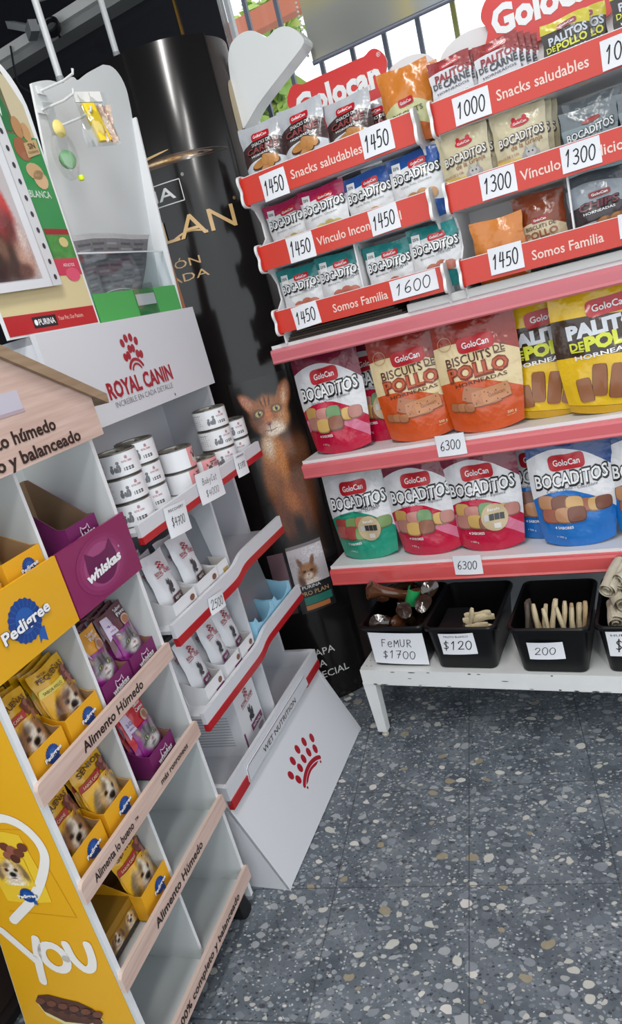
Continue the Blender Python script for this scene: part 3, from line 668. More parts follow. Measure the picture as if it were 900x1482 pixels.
        for dx in (-.008, .008): mb.shape(M, [(.018 + dx - .004, .060), (.018 + dx + .004, .060), (.018 + dx * 1.2, .071)], ink((150, 148, 146)), .0018, 1); mb.ell(M, .018 + dx * .5, .055, .0018, .0018, I_BLACK, .0022, 8)
        mb.text(M, 'MENOS DE 5 CAL', -.03, .056, .005, ink((170, 96, 60)), .05, .0, 0, .001, .1)
    elif kind == 'sea':
        W_, H_, D = .112, .125, .022; M0 = pouch_body(mb, W_, H_, D, film('sea_bag_film', [(0, (146, 176, 178)), (.3, (122, 140, 146)), (.72, (104, 114, 120))], .2, .10), False, seed, 12, 14); M = lambda a, b, off: M0(a, b + SH, off)
        mb.ell(M, .004, .090, .018, .005, ink((150, 60, 60)), .001, 12, .12); bubble(mb, M, 'BOCADITOS', .0, .071, .014, .092, .12, ink((216, 220, 222)), ink((50, 58, 64))); mb.text(M, 'del Mar', .014, .055, .009, ink((66, 84, 92)), .044, .01, .1, .001, .12)
    elif kind == 'chips':
        W_, H_, D = .128, .160, .036; M0 = pouch_body(mb, W_, H_, D, film('chips_bag_film', [(0, (186, 192, 198)), (.36, (60, 50, 54)), (.60, (140, 148, 156)), (.86, (70, 76, 82))], .3, .04), False, seed, 12, 14); M = lambda a, b, off: M0(a, b + SH, off)
        logo_bone(mb, M, .004, .100, .044, .014, .08, c=ink((130, 40, 48))); bubble(mb, M, 'CHIPS', .0, .080, .014, .08, .06, ink((120, 60, 70)), ink((40, 26, 30))); mb.text(M, 'HORNEADAS', .0, .066, .005, I_WHITE, .064, .01, 0, .001, .06)
        for x, y in ((-.02, .034), (.004, .042), (.03, .044)): mb.ell(M, x, y, .016, .009, ink((150, 104, 62)), .001, 12, .3); mb.ell(M, x, y + .002, .010, .006, ink((178, 130, 84)), .0016, 10, .3)
    return mb.build('snack_bag', None, True)
_kits = {}
def kit(key, fn):
    if key not in _kits: _kits[key] = Kit(fn)
    return _kits[key]()
# large pouches, upper row (floor of shelf z=.824) and lower row (z=.485)
big = [('bp', lambda: big_bocaditos(1, (120, 28, 56), (190, 16, 60), (214, 120, 150)), -.837, 1.760, .824, .03, .03, 'pink and white pouch standing first from the left on the upper pouch shelf'),
       ('bps', lambda: big_bocaditos(2, (120, 28, 56), (190, 16, 60), (214, 120, 150), sticker=True), -.725, 1.835, .824, -.03, .02, 'pink and white pouch half hidden behind the orange biscuit pouch'),
       ('bo', lambda: biscuit_pouch(3), -.597, 1.764, .824, .09, .02, 'orange and cream pouch standing left of the 6300 card on the upper pouch shelf'),
       ('bo', None, -.413, 1.752, .824, .05, .02, 'orange and cream pouch standing right above the 6300 card, beside the yellow pouches'),
       ('bsi', lambda: stick_pouch(5, True), -.255, 1.800, .824, .05, .02, 'yellow and brown pouch with three black icons, partly behind its twin'),
       ('bs', lambda: stick_pouch(6, False), -.110, 1.752, .824, .06, .03, 'yellow and brown pouch in front at the right end of the upper pouch shelf'),
       ('bt', lambda: big_bocaditos(7, (210, 214, 216), (30, 150, 122), (30, 150, 122), 'Banana - Frutilla - Durazno', True, True), -.835, 1.764, .485, .03, .02, 'green and white pouch with a beige sticker, first on the lower pouch shelf'),
       ('bp', None, -.640, 1.764, .485, .03, .02, 'pink and white pouch without sticker beside the green pouch'),
       ('bps', None, -.465, 1.764, .485, .02, .02, 'pink and white pouch with a beige sticker on the lower pouch shelf'),
       ('bb', lambda: big_bocaditos(8, (24, 66, 130), (26, 110, 190), None, 'Carne - Pollo - Chocolate'), -.318, 1.822, .485, 0, .02, 'blue and white pouch standing behind between pink and blue pouches'),
       ('bb', None, -.235, 1.756, .485, .05, .03, 'blue and white pouch in front of the lower shelf, wholly visible'),
       ('bb', None, -.050, 1.770, .485, .02, .02, 'blue and white pouch cut off by the right edge of the photo')]
for key, fn, x, y, z, rz, lean, lab in big:
    o = kit(key, fn); WORLD.put(o, x, y, z, rz, lean); o.scale = (1 if key in ('bs', 'bsi') else .95 if key == 'bo' else .92, 1, 1); tag(o, lab, 'pouch', 'large treat pouches on the pink edged shelves')
small = [('grey', -.842, 1.735, 1.526, .1, .06, 'small grey and white bag leaning at the left end of the top tier'), ('grey', -.722, 1.728, 1.526, 0, .02, 'small grey and white bag standing tall, second in the top tier'), ('grey', -.605, 1.735, 1.516, -.05, .04, 'small grey bag under the red header, third in the top tier'),
         ('grey', -.552, 1.772, 1.496, .1, .04, 'small grey bag seen only by its edge behind the third grey bag'), ('orange', -.455, 1.730, 1.526, .05, -.06, 'small orange and green bag at the right end of the left rack top tier'), ('orange', -.445, 1.775, 1.526, .15, -.04, 'small orange bag standing right behind the front orange bag'),
         ('pink', -.826, 1.755, 1.361, 0, -.12, 'small pink and white bag sagging low in the corner of the middle tier'), ('pink', -.712, 1.728, 1.361, .02, -.04, 'small pink and white bag standing upright beside the sagging one'), ('blue', -.590, 1.735, 1.356, .02, -.06, 'small blue and white bag beside the pink bags in the middle tier'), ('blue', -.468, 1.728, 1.361, .04, -.05, 'small blue and white bag at the right end of the middle tier'),
         ('teal', -.830, 1.735, 1.196, .02, -.03, 'small teal bag at the left end of the lowest left tier'), ('teal', -.708, 1.728, 1.198, .02, -.05, 'small teal bag just left of the white divider'), ('teal', -.578, 1.735, 1.188, -.02, -.05, 'small teal bag with a folded corner just right of the divider'), ('teal', -.456, 1.728, 1.196, .02, -.03, 'small teal bag at the right end of the lowest left tier')]
for i in range(4): small.append(('meat', -.346 + .007 * i, 1.706 + .014 * i, 1.534 - .002 * i, .03, -.05, ['foremost bag', 'second bag', 'third bag', 'hindmost bag'][i] + ' of the left stack of red and white stick bags'))
for i in range(4): small.append(('meat', -.246 + .011 * i, 1.706 + .014 * i, 1.530 - .003 * i, .03, -.05, ['foremost bag', 'second bag', 'third bag', 'hindmost bag'][i] + ' of the right stack of red and white stick bags'))
small += [('yellow', -.110, 1.712, 1.520, .02, -.04, 'front yellow and black stick bag beside the red and white stacks'), ('yellow', -.080, 1.732, 1.524, .02, -.03, 'yellow and black stick bag peeking out behind the front one')]
for i in range(3): small.append(('yellow', .022 + .010 * i, 1.708 + .015 * i, 1.530, .02, -.05, ['foremost', 'middle', 'hindmost'][i] + ' yellow and black stick bag at the right edge of the photo'))
for i in range(3): small.append(('cream', -.346 + .012 * i, 1.712 + .022 * i, 1.362, -.03, -.05, ['front', 'middle', 'rear'][i] + ' cream coloured bag in the left stack above the left 1300 card'))
for i in range(3): small.append(('cream', -.225 + .010 * i, 1.712 + .022 * i, 1.362, .03, -.03, ['front', 'middle', 'rear'][i] + ' cream coloured bag in the right stack beside the grey upright'))
small += [('sea', -.088, 1.712, 1.352, .03, -.05, 'front sea grey bag right of the grey upright'), ('sea', -.082, 1.745, 1.372, .03, -.05, 'sea grey bag standing higher behind the front sea grey bag'), ('sea', .022, 1.715, 1.352, .03, -.05, 'sea grey bag cut by the right photo edge in the middle tier'),
          ('orange', -.305, 1.725, 1.160, .02, -.14, 'flat orange bag slumped alone in the lowest right tier'), ('brownorange', -.212, 1.735, 1.196, .03, -.05, 'brown and cream bag standing between orange and silver bags'), ('chips', -.090, 1.730, 1.196, .03, -.04, 'silver bag with dark band in the lowest right tier')]
for key, x, y, z, rz, lean, lab in small:
    o = kit('s' + key, lambda: snack_bag(key, sum(map(ord, key)))); WORLD.put(o, x, y, z, rz, lean); o.scale = (1, 1, .88 if 'third in' in lab or 'edge behind' in lab else .96 if key == 'grey' else 1); tag(o, lab, 'snack bag', 'small snack bags in the red racks')

# ================================================================== PRICE CARDS
def card(txt, Wd, H, label, size=.55, tw=.8, lines=None, top=None, paper=PAPER, bend=.0025, cls='price_card'):
    mb = MB()
    def S(a, b, off): return (a, -off - bend * (1 - (2 * a / Wd) ** 2) + bend * .6 * sin(b / H * 3), b)
    mb.grid(lambda a, b: S((a - .5) * Wd, b * H, 0), 8, 4, paper); mb.grid(lambda a, b: S((a - .5) * Wd, b * H, -.0007), 8, 4, paper, flip=True)
    if lines:
        for t, y, s, ww in lines: hand(mb, S, t, 0, y * H, s * H, ww * Wd, BLACKINK, .085)
    elif txt: hand(mb, S, txt, 0, H * (.46 if top else .5), H * size, Wd * tw, BLACKINK)
    if top: mb.text(S, top, 0, H * .86, H * .09, BLACKINK, Wd * .7)
    return tag(mb.build(cls, None, False), label, 'price card')
def put_card(o, x, y, z, roll=0., lean=0., rz=0., F=WORLD): return F.put(o, x, y, z, rz, lean, roll)
cards = [('1450', -.808, 1.512, .072, .062, -.02, 'white 1450 card at the left end of the left top tier'), ('1450', -.527, 1.524, .077, .061, -.01, 'white 1450 card near the right end of the left top tier'),
         ('1450', -.779, 1.353, .075, .061, .0, 'white 1450 card at the left end of the left middle tier'), ('1450', -.549, 1.357, .073, .057, -.03, 'white 1450 card near the right end of the left middle tier'),
         ('1450', -.810, 1.190, .076, .058, -.06, 'tilted white 1450 card on the lowest tier of the left rack'), ('1600', -.511, 1.199, .118, .047, -.02, 'wide white 1600 card on the lowest left tier'),
         ('1000', -.308, 1.521, .078, .055, .0, 'white 1000 card at the left end of the right rack top tier'), ('1000', -.010, 1.521, .080, .053, .0, 'white card reading 10 where the photo edge cuts it'),
         ('1300', -.280, 1.358, .077, .055, .0, 'left 1300 card on the middle tier of the right rack'), ('1300', -.109, 1.361, .077, .052, .0, 'right 1300 card on the middle tier of the right rack'),
         ('1450', -.290, 1.198, .075, .058, .0, 'white 1450 card with a curled top on the lowest right tier')]
for t, x, z, w_, h_, ro, lab in cards: put_card(card(t, w_, h_, lab), x, 1.6752, z, ro)
put_card(card('', .07, .048, 'blank white card on the lowest tier at the right edge of the photo'), -.020, 1.6752, 1.204)
put_card(card('6300', .077, .057, 'white 6300 card on the coral rail of the upper pouch shelf', .42, .72), -.503, 1.6845, .785)
put_card(card('6300', .078, .057, 'white 6300 card on the coral rail of the lower pouch shelf', .42, .72), -.524, 1.6845, .443, .02)

# things the racks stand on
mb = MB(); mb.box(-.545, .62, 1.692, 1.98, 1.1615, 1.182, mat('grey_white_plank', (196, 197, 196), .5, vary=.06, vscale=5)); tag(mb.build('riser_board', None, False, None, .002), 'long grey white board lying under the red racks on the top shelf', 'board')
for i in range(4):
    mb = MB(); mb.box(-.905 + .006 * i, -.552 - .012 * i, 1.700 + .008 * i, 1.95, 1.1618 + .0062 * i, 1.1672 + .0062 * i, mat('dark_flat_card_%d' % (i % 2), [(52, 46, 42), (84, 72, 60)][i % 2], .7)); tag(mb.build('flat_card'), ['lowest', 'second lowest', 'second highest', 'uppermost'][i] + ' dark flat card in the pile under the left red rack', 'flat card', 'dark flat cards')

# ================================================================== BLACK BINS AND WHAT THEY HOLD
BINM = mat('black_bin_plastic', (12, 12, 15), .36, spec=.3)
def rrect(hx, hy, r, n=5):
    out = []
    for cx, cy, a0 in ((hx - r, hy - r, 0), (-hx + r, hy - r, pi / 2), (-hx + r, -hy + r, pi), (hx - r, -hy + r, 3 * pi / 2)):
        for k in range(n + 1): a = a0 + pi / 2 * k / n; out.append((cx + r * cos(a), cy + r * sin(a)))
    return out
def loft(mb, rings, m, cap0=False, cap1=False):
    n = len(rings[0]); v = sum([list(r) for r in rings], []); f = []
    for i in range(len(rings) - 1):
        for k in range(n): f.append((i * n + k, i * n + (k + 1) % n, (i + 1) * n + (k + 1) % n, (i + 1) * n + k))
    if cap0: f.append(tuple(range(n - 1, -1, -1)))
    if cap1: f.append(tuple(range((len(rings) - 1) * n, len(rings) * n)))
    return mb.add(v, f, m)
BH, BD = .130, .262
def make_bin():
    r = empty('storage_bin'); mb = MB()
    ring = lambda hx, hy, rr, z: [(x, y, z) for x, y in rrect(hx, hy, rr)]
    loft(mb, [ring(.076, .118, .016, 0), ring(.079, .121, .018, .004), ring(.092, .131, .02, BH), ring(.0895, .1285, .019, BH), ring(.0765, .1185, .016, .006)], BINM, True, True)
    mb.build('bin_body', r, True)
    mb = MB(); loft(mb, [ring(.092, .131, .02, BH - .012), ring(.098, .137, .023, BH - .010), ring(.099, .138, .024, BH - .002), ring(.096, .135, .022, BH + .002), ring(.0905, .1295, .019, BH + .001), ring(.0895, .1285, .019, BH - .006)], BINM)
    mb.build('rim', r, True)
    return r
BIN = Kit(make_bin)
BINS = [(-.728, 1.672, 0.0, 'leftmost black bin filled with dark roasted bones'), (-.535, 1.662, 0, 'black bin with a few flat pale chew sticks and a 120 card'), (-.310, 1.650, 0, 'black bin with upright chew sticks and a 200 card'), (-.105, 1.655, 0, 'black bin with white rolled chews at the right photo edge')]
for x, y, rz, lab in BINS:
    o = BIN(); WORLD.put(o, x, y, .2338, radians(-.65) + rz); tag(o, lab, 'bin', 'black plastic bins on the low bench')
# cards taped on the bins (bin fronts lean outwards)
LB = -math.atan((.131 - .118) / BH)
def bin_card(txt, bi, dx, dz, w_, h_, lab, roll=0, **k):
    x, y, _, _ = BINS[bi]; put_card(card(txt, w_, h_, lab, **k), x + dx, y - .1185 - dz * .10 - .0035, .2338 + dz, roll, LB * 1.0)
bin_card('', 0, .004, .008, .160, .104, 'large white card on the leftmost bin with FEMUR written by hand', .03, lines=[('FeMUR', .68, .24, .58), ('$1700', .30, .24, .62)])
bin_card('$120', 1, -.010, .048, .094, .066, 'white card with 120 on the bin of flat sticks', -.02, size=.42, tw=.86, top='PALITO BLANCO')
bin_card('200', 2, -.012, .042, .086, .050, 'white card with 200 on the bin of upright sticks', -.02, size=.42, tw=.62)
bin_card('$1', 3, -.038, .050, .07, .07, 'white card cut by the photo edge on the rightmost bin', -.04, size=.44, tw=.5, top='HUESO')
BONEM = mat('roasted_bone', (88, 52, 30), .18, coat=.8, vary=.55, vscale=28, bump=.35, bscale=45); BONED = mat('dark_roasted_bone', (48, 32, 24), .16, coat=.9, vary=.6, vscale=32, bump=.35, bscale=45)
def make_bone(m, L=.15, R=.017, K=.030, seed=0):
    rn = random.Random(seed); mb = MB(); N, n = 18, 16; rings = []
    for i in range(N + 1):
        t = i / N; e = 2 * abs(t - .5); ra = R + (K - R) * max(0, (e - .45) / .55) ** 1.1
        if e > .86: ra *= sqrt(max(.02, 1 - ((e - .86) / .14) ** 2))
        ring = []
        for k in range(n):
            a = 2 * pi * k / n; q = 1 + .28 * max(0, e - .4) * cos(2 * a + seed) + .06 * sin(3 * a + t * 9 + seed)
            ring.append((ra * q * cos(a), ra * q * sin(a), (t - .5) * L))
        rings.append(ring)
    loft(mb, rings, m, True, True)
    return mb.build('roasted_bone', None, True)
for i, (dx, dy, z, rx, ry, rz, m, L, lab) in enumerate([(-.062, -.060, .105, 62, 0, 20, BONED, .10, 'dark knobbly bone end at the left front corner of its bin'), (-.034, -.066, .108, 80, 0, 66, BONEM, .10, 'brown bone lying across the front of its bin'), (.030, -.058, .112, 30, 0, 0, BONED, .11, 'dark shiny bone end at the front middle of the bin'),
        (-.022, -.01, .172, 62, 0, -52, BONEM, .17, 'long brown bone lying on top of the bone pile'), (.064, -.02, .120, 40, 10, 10, BONED, .11, 'dark bone knob at the right side of the bone bin'), (.056, .05, .155, 70, 0, 30, BONED, .14, 'large dark bone at the right rear of the bone bin'), (-.045, .06, .150, 80, 0, -20, BONEM, .14, 'brown bone lying at the back left of the bone bin'), (.01, .07, .09, 85, 0, 80, BONED, .12, 'dark bone lying underneath at the back of the bone bin')]):
    o = make_bone(m, L, .015, .029, i); o.location = (BINS[0][0] + dx, BINS[0][1] + dy, .2338 + z); o.rotation_euler = (radians(rx), radians(ry), radians(rz)); tag(o, lab, 'bone', 'roasted bones in the leftmost bin')
mb = MB(); mb.grid(lambda a, b: (.018 * cos(a * 4), .018 * sin(a * 4), b * .05), 10, 3, mat('green_wrapper', (36, 150, 84), .3, coat=.4)); o = mb.build('green_wrapper', None, True); o.location = (BINS[0][0] + .028, BINS[0][1] - .02, .2338 + .142); o.rotation_euler = (.3, -.3, 2.5)
tag(o, 'bright green wrapper band among the roasted bones', 'wrapper')
STK1 = mat('pale_chew', (206, 190, 156), .5, vary=.25, vscale=40, bump=.3, bscale=80); STK2 = mat('tan_chew', (176, 150, 112), .5, vary=.3, vscale=40, bump=.3, bscale=80); STKD = mat('dark_chew', (92, 82, 74), .5, vary=.3, vscale=40, bump=.3, bscale=80)
def make_stick(m, L, r, seed, flat=1.0):
    rn = random.Random(seed); mb = MB(); rings = []
    for i in range(11):
        t = i / 10; q = r * (1 + .12 * sin(t * 11 + seed)) * (.75 if i in (0, 10) else 1)
        bx = .003 * sin(t * 4 + seed); by = .002 * sin(t * 5 + seed * 2)
        rings.append([(bx + q * cos(2 * pi * k / 10) * (1 + .12 * sin(3 * k)), by + q * flat * sin(2 * pi * k / 10), t * L) for k in range(10)])
    loft(mb, rings, m, True, True); return mb.build('chew_stick', None, True)
rn = random.Random(11); bx, by = BINS[2][0], BINS[2][1]
o = None
names = ['first', 'second', 'third', 'fourth', 'fifth', 'sixth', 'seventh', 'eighth', 'ninth', 'tenth', 'eleventh']
for i in range(11):
    m = STK1 if i % 4 != 2 else STK2
    o = make_stick(m, rn.uniform(.125, .15), rn.uniform(.0052, .0072), i); o.location = (bx - .044 + .0118 * i + rn.uniform(-.002, .002), by - .080 + rn.uniform(-.006, .012) + .004, .2338 + .030); o.rotation_euler = (radians(rn.uniform(-6, 2)), radians(rn.choice([10, 4, 12, -8]) if i < 7 else rn.choice([4, -6, 7])), 0)
    tag(o, '%s from the left of the upright pale chew sticks in the 200 bin' % names[i], 'chew stick', 'upright chew sticks')
for i in range(5):
    o = make_stick(STKD, rn.uniform(.125, .145), .0058, 30 + i); o.location = (bx - .074 + .006 * i, by - .070 + .014 * i, .2338 + .022); o.rotation_euler = (radians(-3), radians(8 - 3 * i), 0)
    tag(o, '%s from the left of the dark chew sticks at the side of the 200 bin' % names[i], 'chew stick', 'dark chew sticks')
bx, by = BINS[1][0], BINS[1][1]
mb = MB(); mb.box(-.042, .030, -.06, .075, 0, .100, mat('black_tray_insert', (14, 14, 17), .45)); o = mb.build('bin_insert', None, False, None, .004); o.location = (bx - .030, by - .048, .2338 + .0065); tag(o, 'black block insert lying in the bin of flat sticks', 'insert')
FL = [(.012, -.062, .072, 24, .0062, .7, .085), (.020, -.070, .098, 86, .0095, .35, .085), (.036, -.060, .114, 88, .0100, .35, .085), (.062, -.066, .092, 84, .0080, .5, .05), (.028, -.084, .094, 90, .0070, .6, .06), (.050, -.086, .096, 82, .0070, .7, .055), (.034, -.046, .124, 80, .0085, .4, .075)]
for i, (dx, dy, z, ang, r_, fl_, L_) in enumerate(FL):
    o = make_stick(STK1, L_, r_, 50 + i, fl_); o.location = (bx + dx - L_ / 2 * sin(radians(ang)), by + dy, .2338 + z - L_ / 2 * cos(radians(ang)) + (.04 if ang < 30 else 0)); o.rotation_euler = (radians(0), radians(ang), radians(5 * (i % 3 - 1)))
    tag(o, ['pale flat chew stick leaning upright at the left of the 120 bin', 'pale flat chew stick lying second on the pile in the 120 bin', 'pale flat chew stick on top of the pile in the 120 bin', 'pale flat chew stick at the far right of the pile in the 120 bin', 'pale flat chew stick lying lowest at the front of the 120 bin', 'pale flat chew stick at the front right of the 120 bin', 'pale flat chew stick lying at the back of the pile in the 120 bin'][i], 'chew stick', 'flat pale chew sticks')
RAW = mat('white_rawhide', (206, 198, 178), .5, vary=.15, vscale=30, bump=.35, bscale=50)
def make_roll(seed):
    mb = MB(); r0 = .024; pts = []
    for k in range(46):
        a = k / 45 * 2 * pi * 2.3; r = .006 + (r0 - .006) * k / 45; pts.append((r * cos(a), r * sin(a)))
    n = len(pts); v = []
    for (x, y) in pts:
        for j in range(6): t = j / 5; v.append((x * (1 + .08 * sin(t * 6 + seed)), (t - .5) * .11, y * (1 + .08 * sin(t * 5 + seed))))
    mb.add(v, [(i * 6 + j, (i + 1) * 6 + j, (i + 1) * 6 + j + 1, i * 6 + j + 1) for i in range(n - 1) for j in range(5)], RAW)
    return mb.build('rolled_chew', None, True)
for i, (dx, dy, z, ry, rz) in enumerate([(-.055, -.07, .13, 0, .1), (-.008, -.075, .132, 40, -.2), (-.048, -.05, .172, 80, .5), (-.005, -.05, .176, 20, .1), (-.05, -.03, .212, 50, .0), (-.002, -.03, .218, 90, -.2), (.04, -.06, .14, 10, .1)]):
    o = make_roll(i); o.location = (BINS[3][0] + dx, BINS[3][1] + dy, .2338 + z); o.rotation_euler = (.1 * i, radians(ry), rz); tag(o, ['lowest left', 'lowest middle', 'second layer left', 'second layer right', 'topmost left', 'topmost right', 'lowest right'][i] + ' rolled white chew in the rightmost bin', 'rolled chew', 'rolled white chews')

# ================================================================== BLACK CURVED COLUMN
cl = empty('display_column', (-1.25, 1.90, 0)); CA, CBT, CBB, CHT = .285, .19, .255, 1.98
COLM = mat('black_gloss_card', (20, 17, 17), .17, coat=.15, spec=.42); COLB = mat('dark_brown_gloss_card', (50, 40, 37), .38)
_ths = [-pi / 2 + pi * i / 2000 for i in range(2001)]; _S = [0.]
for i in range(2000):
    t = _ths[i]; _S.append(_S[-1] + sqrt((CA * cos(t)) ** 2 + (.22 * sin(t)) ** 2) * pi / 2000)
_mid = _S[1000]
def th_of(s):
    s += _mid; lo, hi = 0, 2000
    while hi - lo > 1:
        m_ = (lo + hi) // 2
        if _S[m_] < s: lo = m_
        else: hi = m_
    return _ths[lo] + (_ths[hi] - _ths[lo]) * (s - _S[lo]) / max(1e-9, _S[hi] - _S[lo])
def CM(s, z, off):
    t = th_of(max(-.40, min(.40, s))); b = CBB + (CBT - CBB) * z / CHT
    return ((CA + off) * sin(t), -(b + off) * cos(t), z)
mb = MB(); SE = .325
mb.grid(lambda a, b: CM(-SE + 2 * SE * a, b * CHT, 0), 60, 24, COLM)
# --- printed art on the front sheet
def cpoly(pts, m, off=.001, rings=4, c=None, sm=3): mb.shape(CM, smooth_path(pts, sm, True) if sm else pts, m, off, rings, c)
GLD = ink((214, 176, 120), .3); GLD2 = ink((196, 160, 112), .3); SILV = ink((214, 214, 214), .3)
B0 = .597; B1 = .652
for a, b in (((-.15, B0), (.146, B0)), ((.146, B0), (.146, B1)), ((.146, B1), (-.15, B1)), ((-.15, B1), (-.15, B0))): mb.ribbon(CM, [(a[0] + (b[0] - a[0]) * k / 12, 1 + a[1] + (b[1] - a[1]) * k / 12) for k in range(13)], .0025, SILV, .001)
mb.text(CM, 'PURINA', -.002, 1.6245, .030, SILV, .255, .012); mb.text(CM, '®', .158, 1.66, .008, SILV)
mb.text(CM, 'PRO PLAN', .0, 1.530, .058, GLD, .545, .0, 0, .0045); mb.text(CM, '®', .285, 1.572, .008, GLD2)
mb.ribbon(CM, [(.085 + .1 * k / 10, 1.506 + .012 * sin(k / 10 * pi)) for k in range(11)], .005, GLD, .0014)
mb.text(CM, 'NUTRICIÓN', -.0, 1.441, .021, GLD2, .29, .0); mb.text(CM, 'AVANZADA', .0, 1.404, .021, GLD2, .32, .0)
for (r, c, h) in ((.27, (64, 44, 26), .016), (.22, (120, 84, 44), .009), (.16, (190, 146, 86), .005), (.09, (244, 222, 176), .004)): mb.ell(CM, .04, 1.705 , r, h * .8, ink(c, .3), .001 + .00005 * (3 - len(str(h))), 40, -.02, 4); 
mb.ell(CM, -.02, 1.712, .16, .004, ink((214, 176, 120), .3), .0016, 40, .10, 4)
CAT1 = mat('cat_print_brown', (150, 92, 52), .3, vary=.35, vscale=30, coat=.4); CAT3 = mat('cat_print_pale', (200, 162, 124), .3, vary=.15, vscale=50, coat=.4)
KB = (20, 17, 17); O1, O2, O3, PL_, DK, DK2 = (146, 84, 42), (176, 112, 62), (196, 146, 100), (206, 182, 158), (92, 52, 30), (52, 32, 24)
catb = [(.285, .70, .030, .15, 0, (44, 30, 24), .7), (.270, .80, .045, .10, -.1, DK, .5), (.262, .74, .05, .12, 0, DK, .5), (.225, .80, .060, .110, .05, (136, 80, 42), .35), (.232, .72, .056, .10, 0, (108, 62, 36), .5),
        (.188, .65, .020, .085, .10, (120, 66, 38), .5), (.206, .60, .019, .085, .16, (88, 50, 34), .7), (.255, .645, .024, .09, .06, (116, 64, 36), .5), (.266, .575, .018, .07, .1, (76, 46, 34), .7), (.228, .62, .014, .06, 0, (34, 24, 22), .6), (.235, .555, .06, .035, 0, (36, 27, 25), .8),
        (.222, .70, .020, .05, .2, (160, 94, 50), .7), (.182, .80, .026, .09, -.15, (140, 84, 46), .5), (.272, .82, .03, .06, -.5, (104, 66, 44), .6), (.204, .86, .030, .055, 0, O2, .5), (.198, .875, .018, .035, .1, PL_, .7), (.222, .82, .016, .06, 0, (186, 116, 56), .7),
        # ears
        (.176, 1.004, .020, .052, .55, (128, 74, 48), .2), (.168, 1.012, .0125, .038, .55, (186, 130, 106), .35), (.276, 1.010, .024, .054, -.42, (142, 86, 54), .18), (.281, 1.014, .014, .042, -.40, (200, 146, 116), .35), (.273, 1.000, .004, .03, -.35, (224, 196, 170), .6),
        # head
        (.220, .968, .054, .056, 0, O1, .22), (.222, .998, .040, .030, 0, (150, 94, 54), .6), (.180, .955, .018, .03, .3, (112, 66, 42), .6), (.262, .952, .020, .034, -.2, (186, 132, 88), .6), (.217, .990, .010, .036, 0, (170, 106, 60), .6),
        (.217, .958, .013, .034, 0, (186, 108, 62), .5), (.206, .935, .026, .018, .1, (150, 104, 78), .5), (.230, .934, .024, .018, -.1, (206, 180, 160), .6), (.220, .918, .020, .014, 0, (222, 204, 188), .6), (.240, .924, .018, .014, -.3, (226, 208, 190), .7),
        (.192, .980, .0165, .0125, .1, (66, 38, 24), .35), (.192, .980, .0115, .0090, .1, (196, 176, 118), .3), (.193, .980, .0042, .0070, 0, (12, 10, 10), .35), (.247, .984, .0165, .0120, -.1, (74, 44, 28), .35), (.247, .984, .0115, .0088, -.1, (206, 188, 128), .3), (.247, .984, .0042, .0068, 0, (12, 10, 10), .35), (.195, .984, .0016, .0016, 0, (240, 240, 236), .4), (.249, .988, .0016, .0016, 0, (240, 240, 236), .4),
        (.214, .947, .0085, .0055, 0, (150, 84, 66), .4), (.214, .943, .004, .003, 0, (70, 40, 34), .5), (.215, .931, .0012, .010, 0, (60, 36, 30), .5), (.206, .9255, .010, .0012, -.25, (70, 42, 32), .6), (.225, .9255, .011, .0012, .25, (70, 42, 32), .6),
        (.206, 1.010, .0025, .016, .2, (84, 50, 30), .7), (.218, 1.012, .0025, .016, 0, (84, 50, 30), .7), (.230, 1.012, .0025, .016, -.2, (84, 50, 30), .7), (.176, .968, .012, .003, -.3, (84, 50, 32), .7)]
mb.picture(CM, .125, .322, .48, 1.085, 92, 250, KB, catb, .0008, .16, 4)
# printed pet food bag
def bagprint(x0, x1, z0, z1, top, low, sk=0):
    mb.rect(CM, x0, x1, z0 + (z1 - z0) * .42, z1, top, .0012, 10, 4); mb.rect(CM, x0, x1, z0, z0 + (z1 - z0) * .42, low, .0012, 10, 4)
bagprint(.100, .152, .335, .545, ink((120, 92, 100)), ink((60, 30, 32))); mb.rect(CM, .10, .152, .36, .385, ink((150, 70, 50)), .0016, 6, 2)
bagprint(.162, .276, .326, .552, ink((190, 182, 186)), ink((30, 30, 34))); mb.rect(CM, .162, .276, .545, .556, ink((120, 112, 116)), .0016, 10, 1)
mb.rect(CM, .180, .270, .352, .378, ink((40, 110, 96)), .0016, 8, 2); mb.rect(CM, .180, .258, .334, .350, ink((176, 108, 60)), .0016, 8, 2)
mb.text(CM, 'PURINA', .212, .412, .011, SILV, .06, .01, 0, .0016); mb.text(CM, 'PRO PLAN', .219, .391, .014, GLD2, .09, .0, 0, .0016)
mb.picture(CM, .164, .274, .420, .545, 44, 50, (190, 182, 186), [(.25, .52, .04, .02, 0, (206, 200, 206), .8), (.18, .50, .03, .02, 0, (176, 168, 174), .8), (.214, .424, .030, .022, 0, (216, 206, 200), .4), (.188, .434, .010, .02, .2, (96, 66, 48), .5), (.195, .490, .007, .022, .3, (120, 84, 64), .3), (.232, .492, .007, .022, -.3, (120, 84, 64), .3), (.213, .462, .030, .026, 0, (134, 92, 62), .3), (.213, .474, .016, .014, 0, (160, 112, 74), .6), (.213, .448, .014, .011, 0, (214, 196, 180), .5), (.202, .464, .005, .004, 0, (40, 28, 22), .5), (.225, .464, .005, .004, 0, (40, 28, 22), .5), (.213, .452, .003, .0025, 0, (120, 70, 60), .5)], .0020, .12, 6)
mb.ell(CM, .262, .455, .010, .011, ink((80, 76, 80)), .0016, 12)
for t_, sx_, z_ in (('ETAPA', .232, .183), ('A', .196, .142), ('ESPECIAL', .262, .102)): mb.text(CM, t_, sx_, z_, .024, SILV, None, .004, 0, .0012, 0, 'r')
mb.build('front_sheet', cl, True)
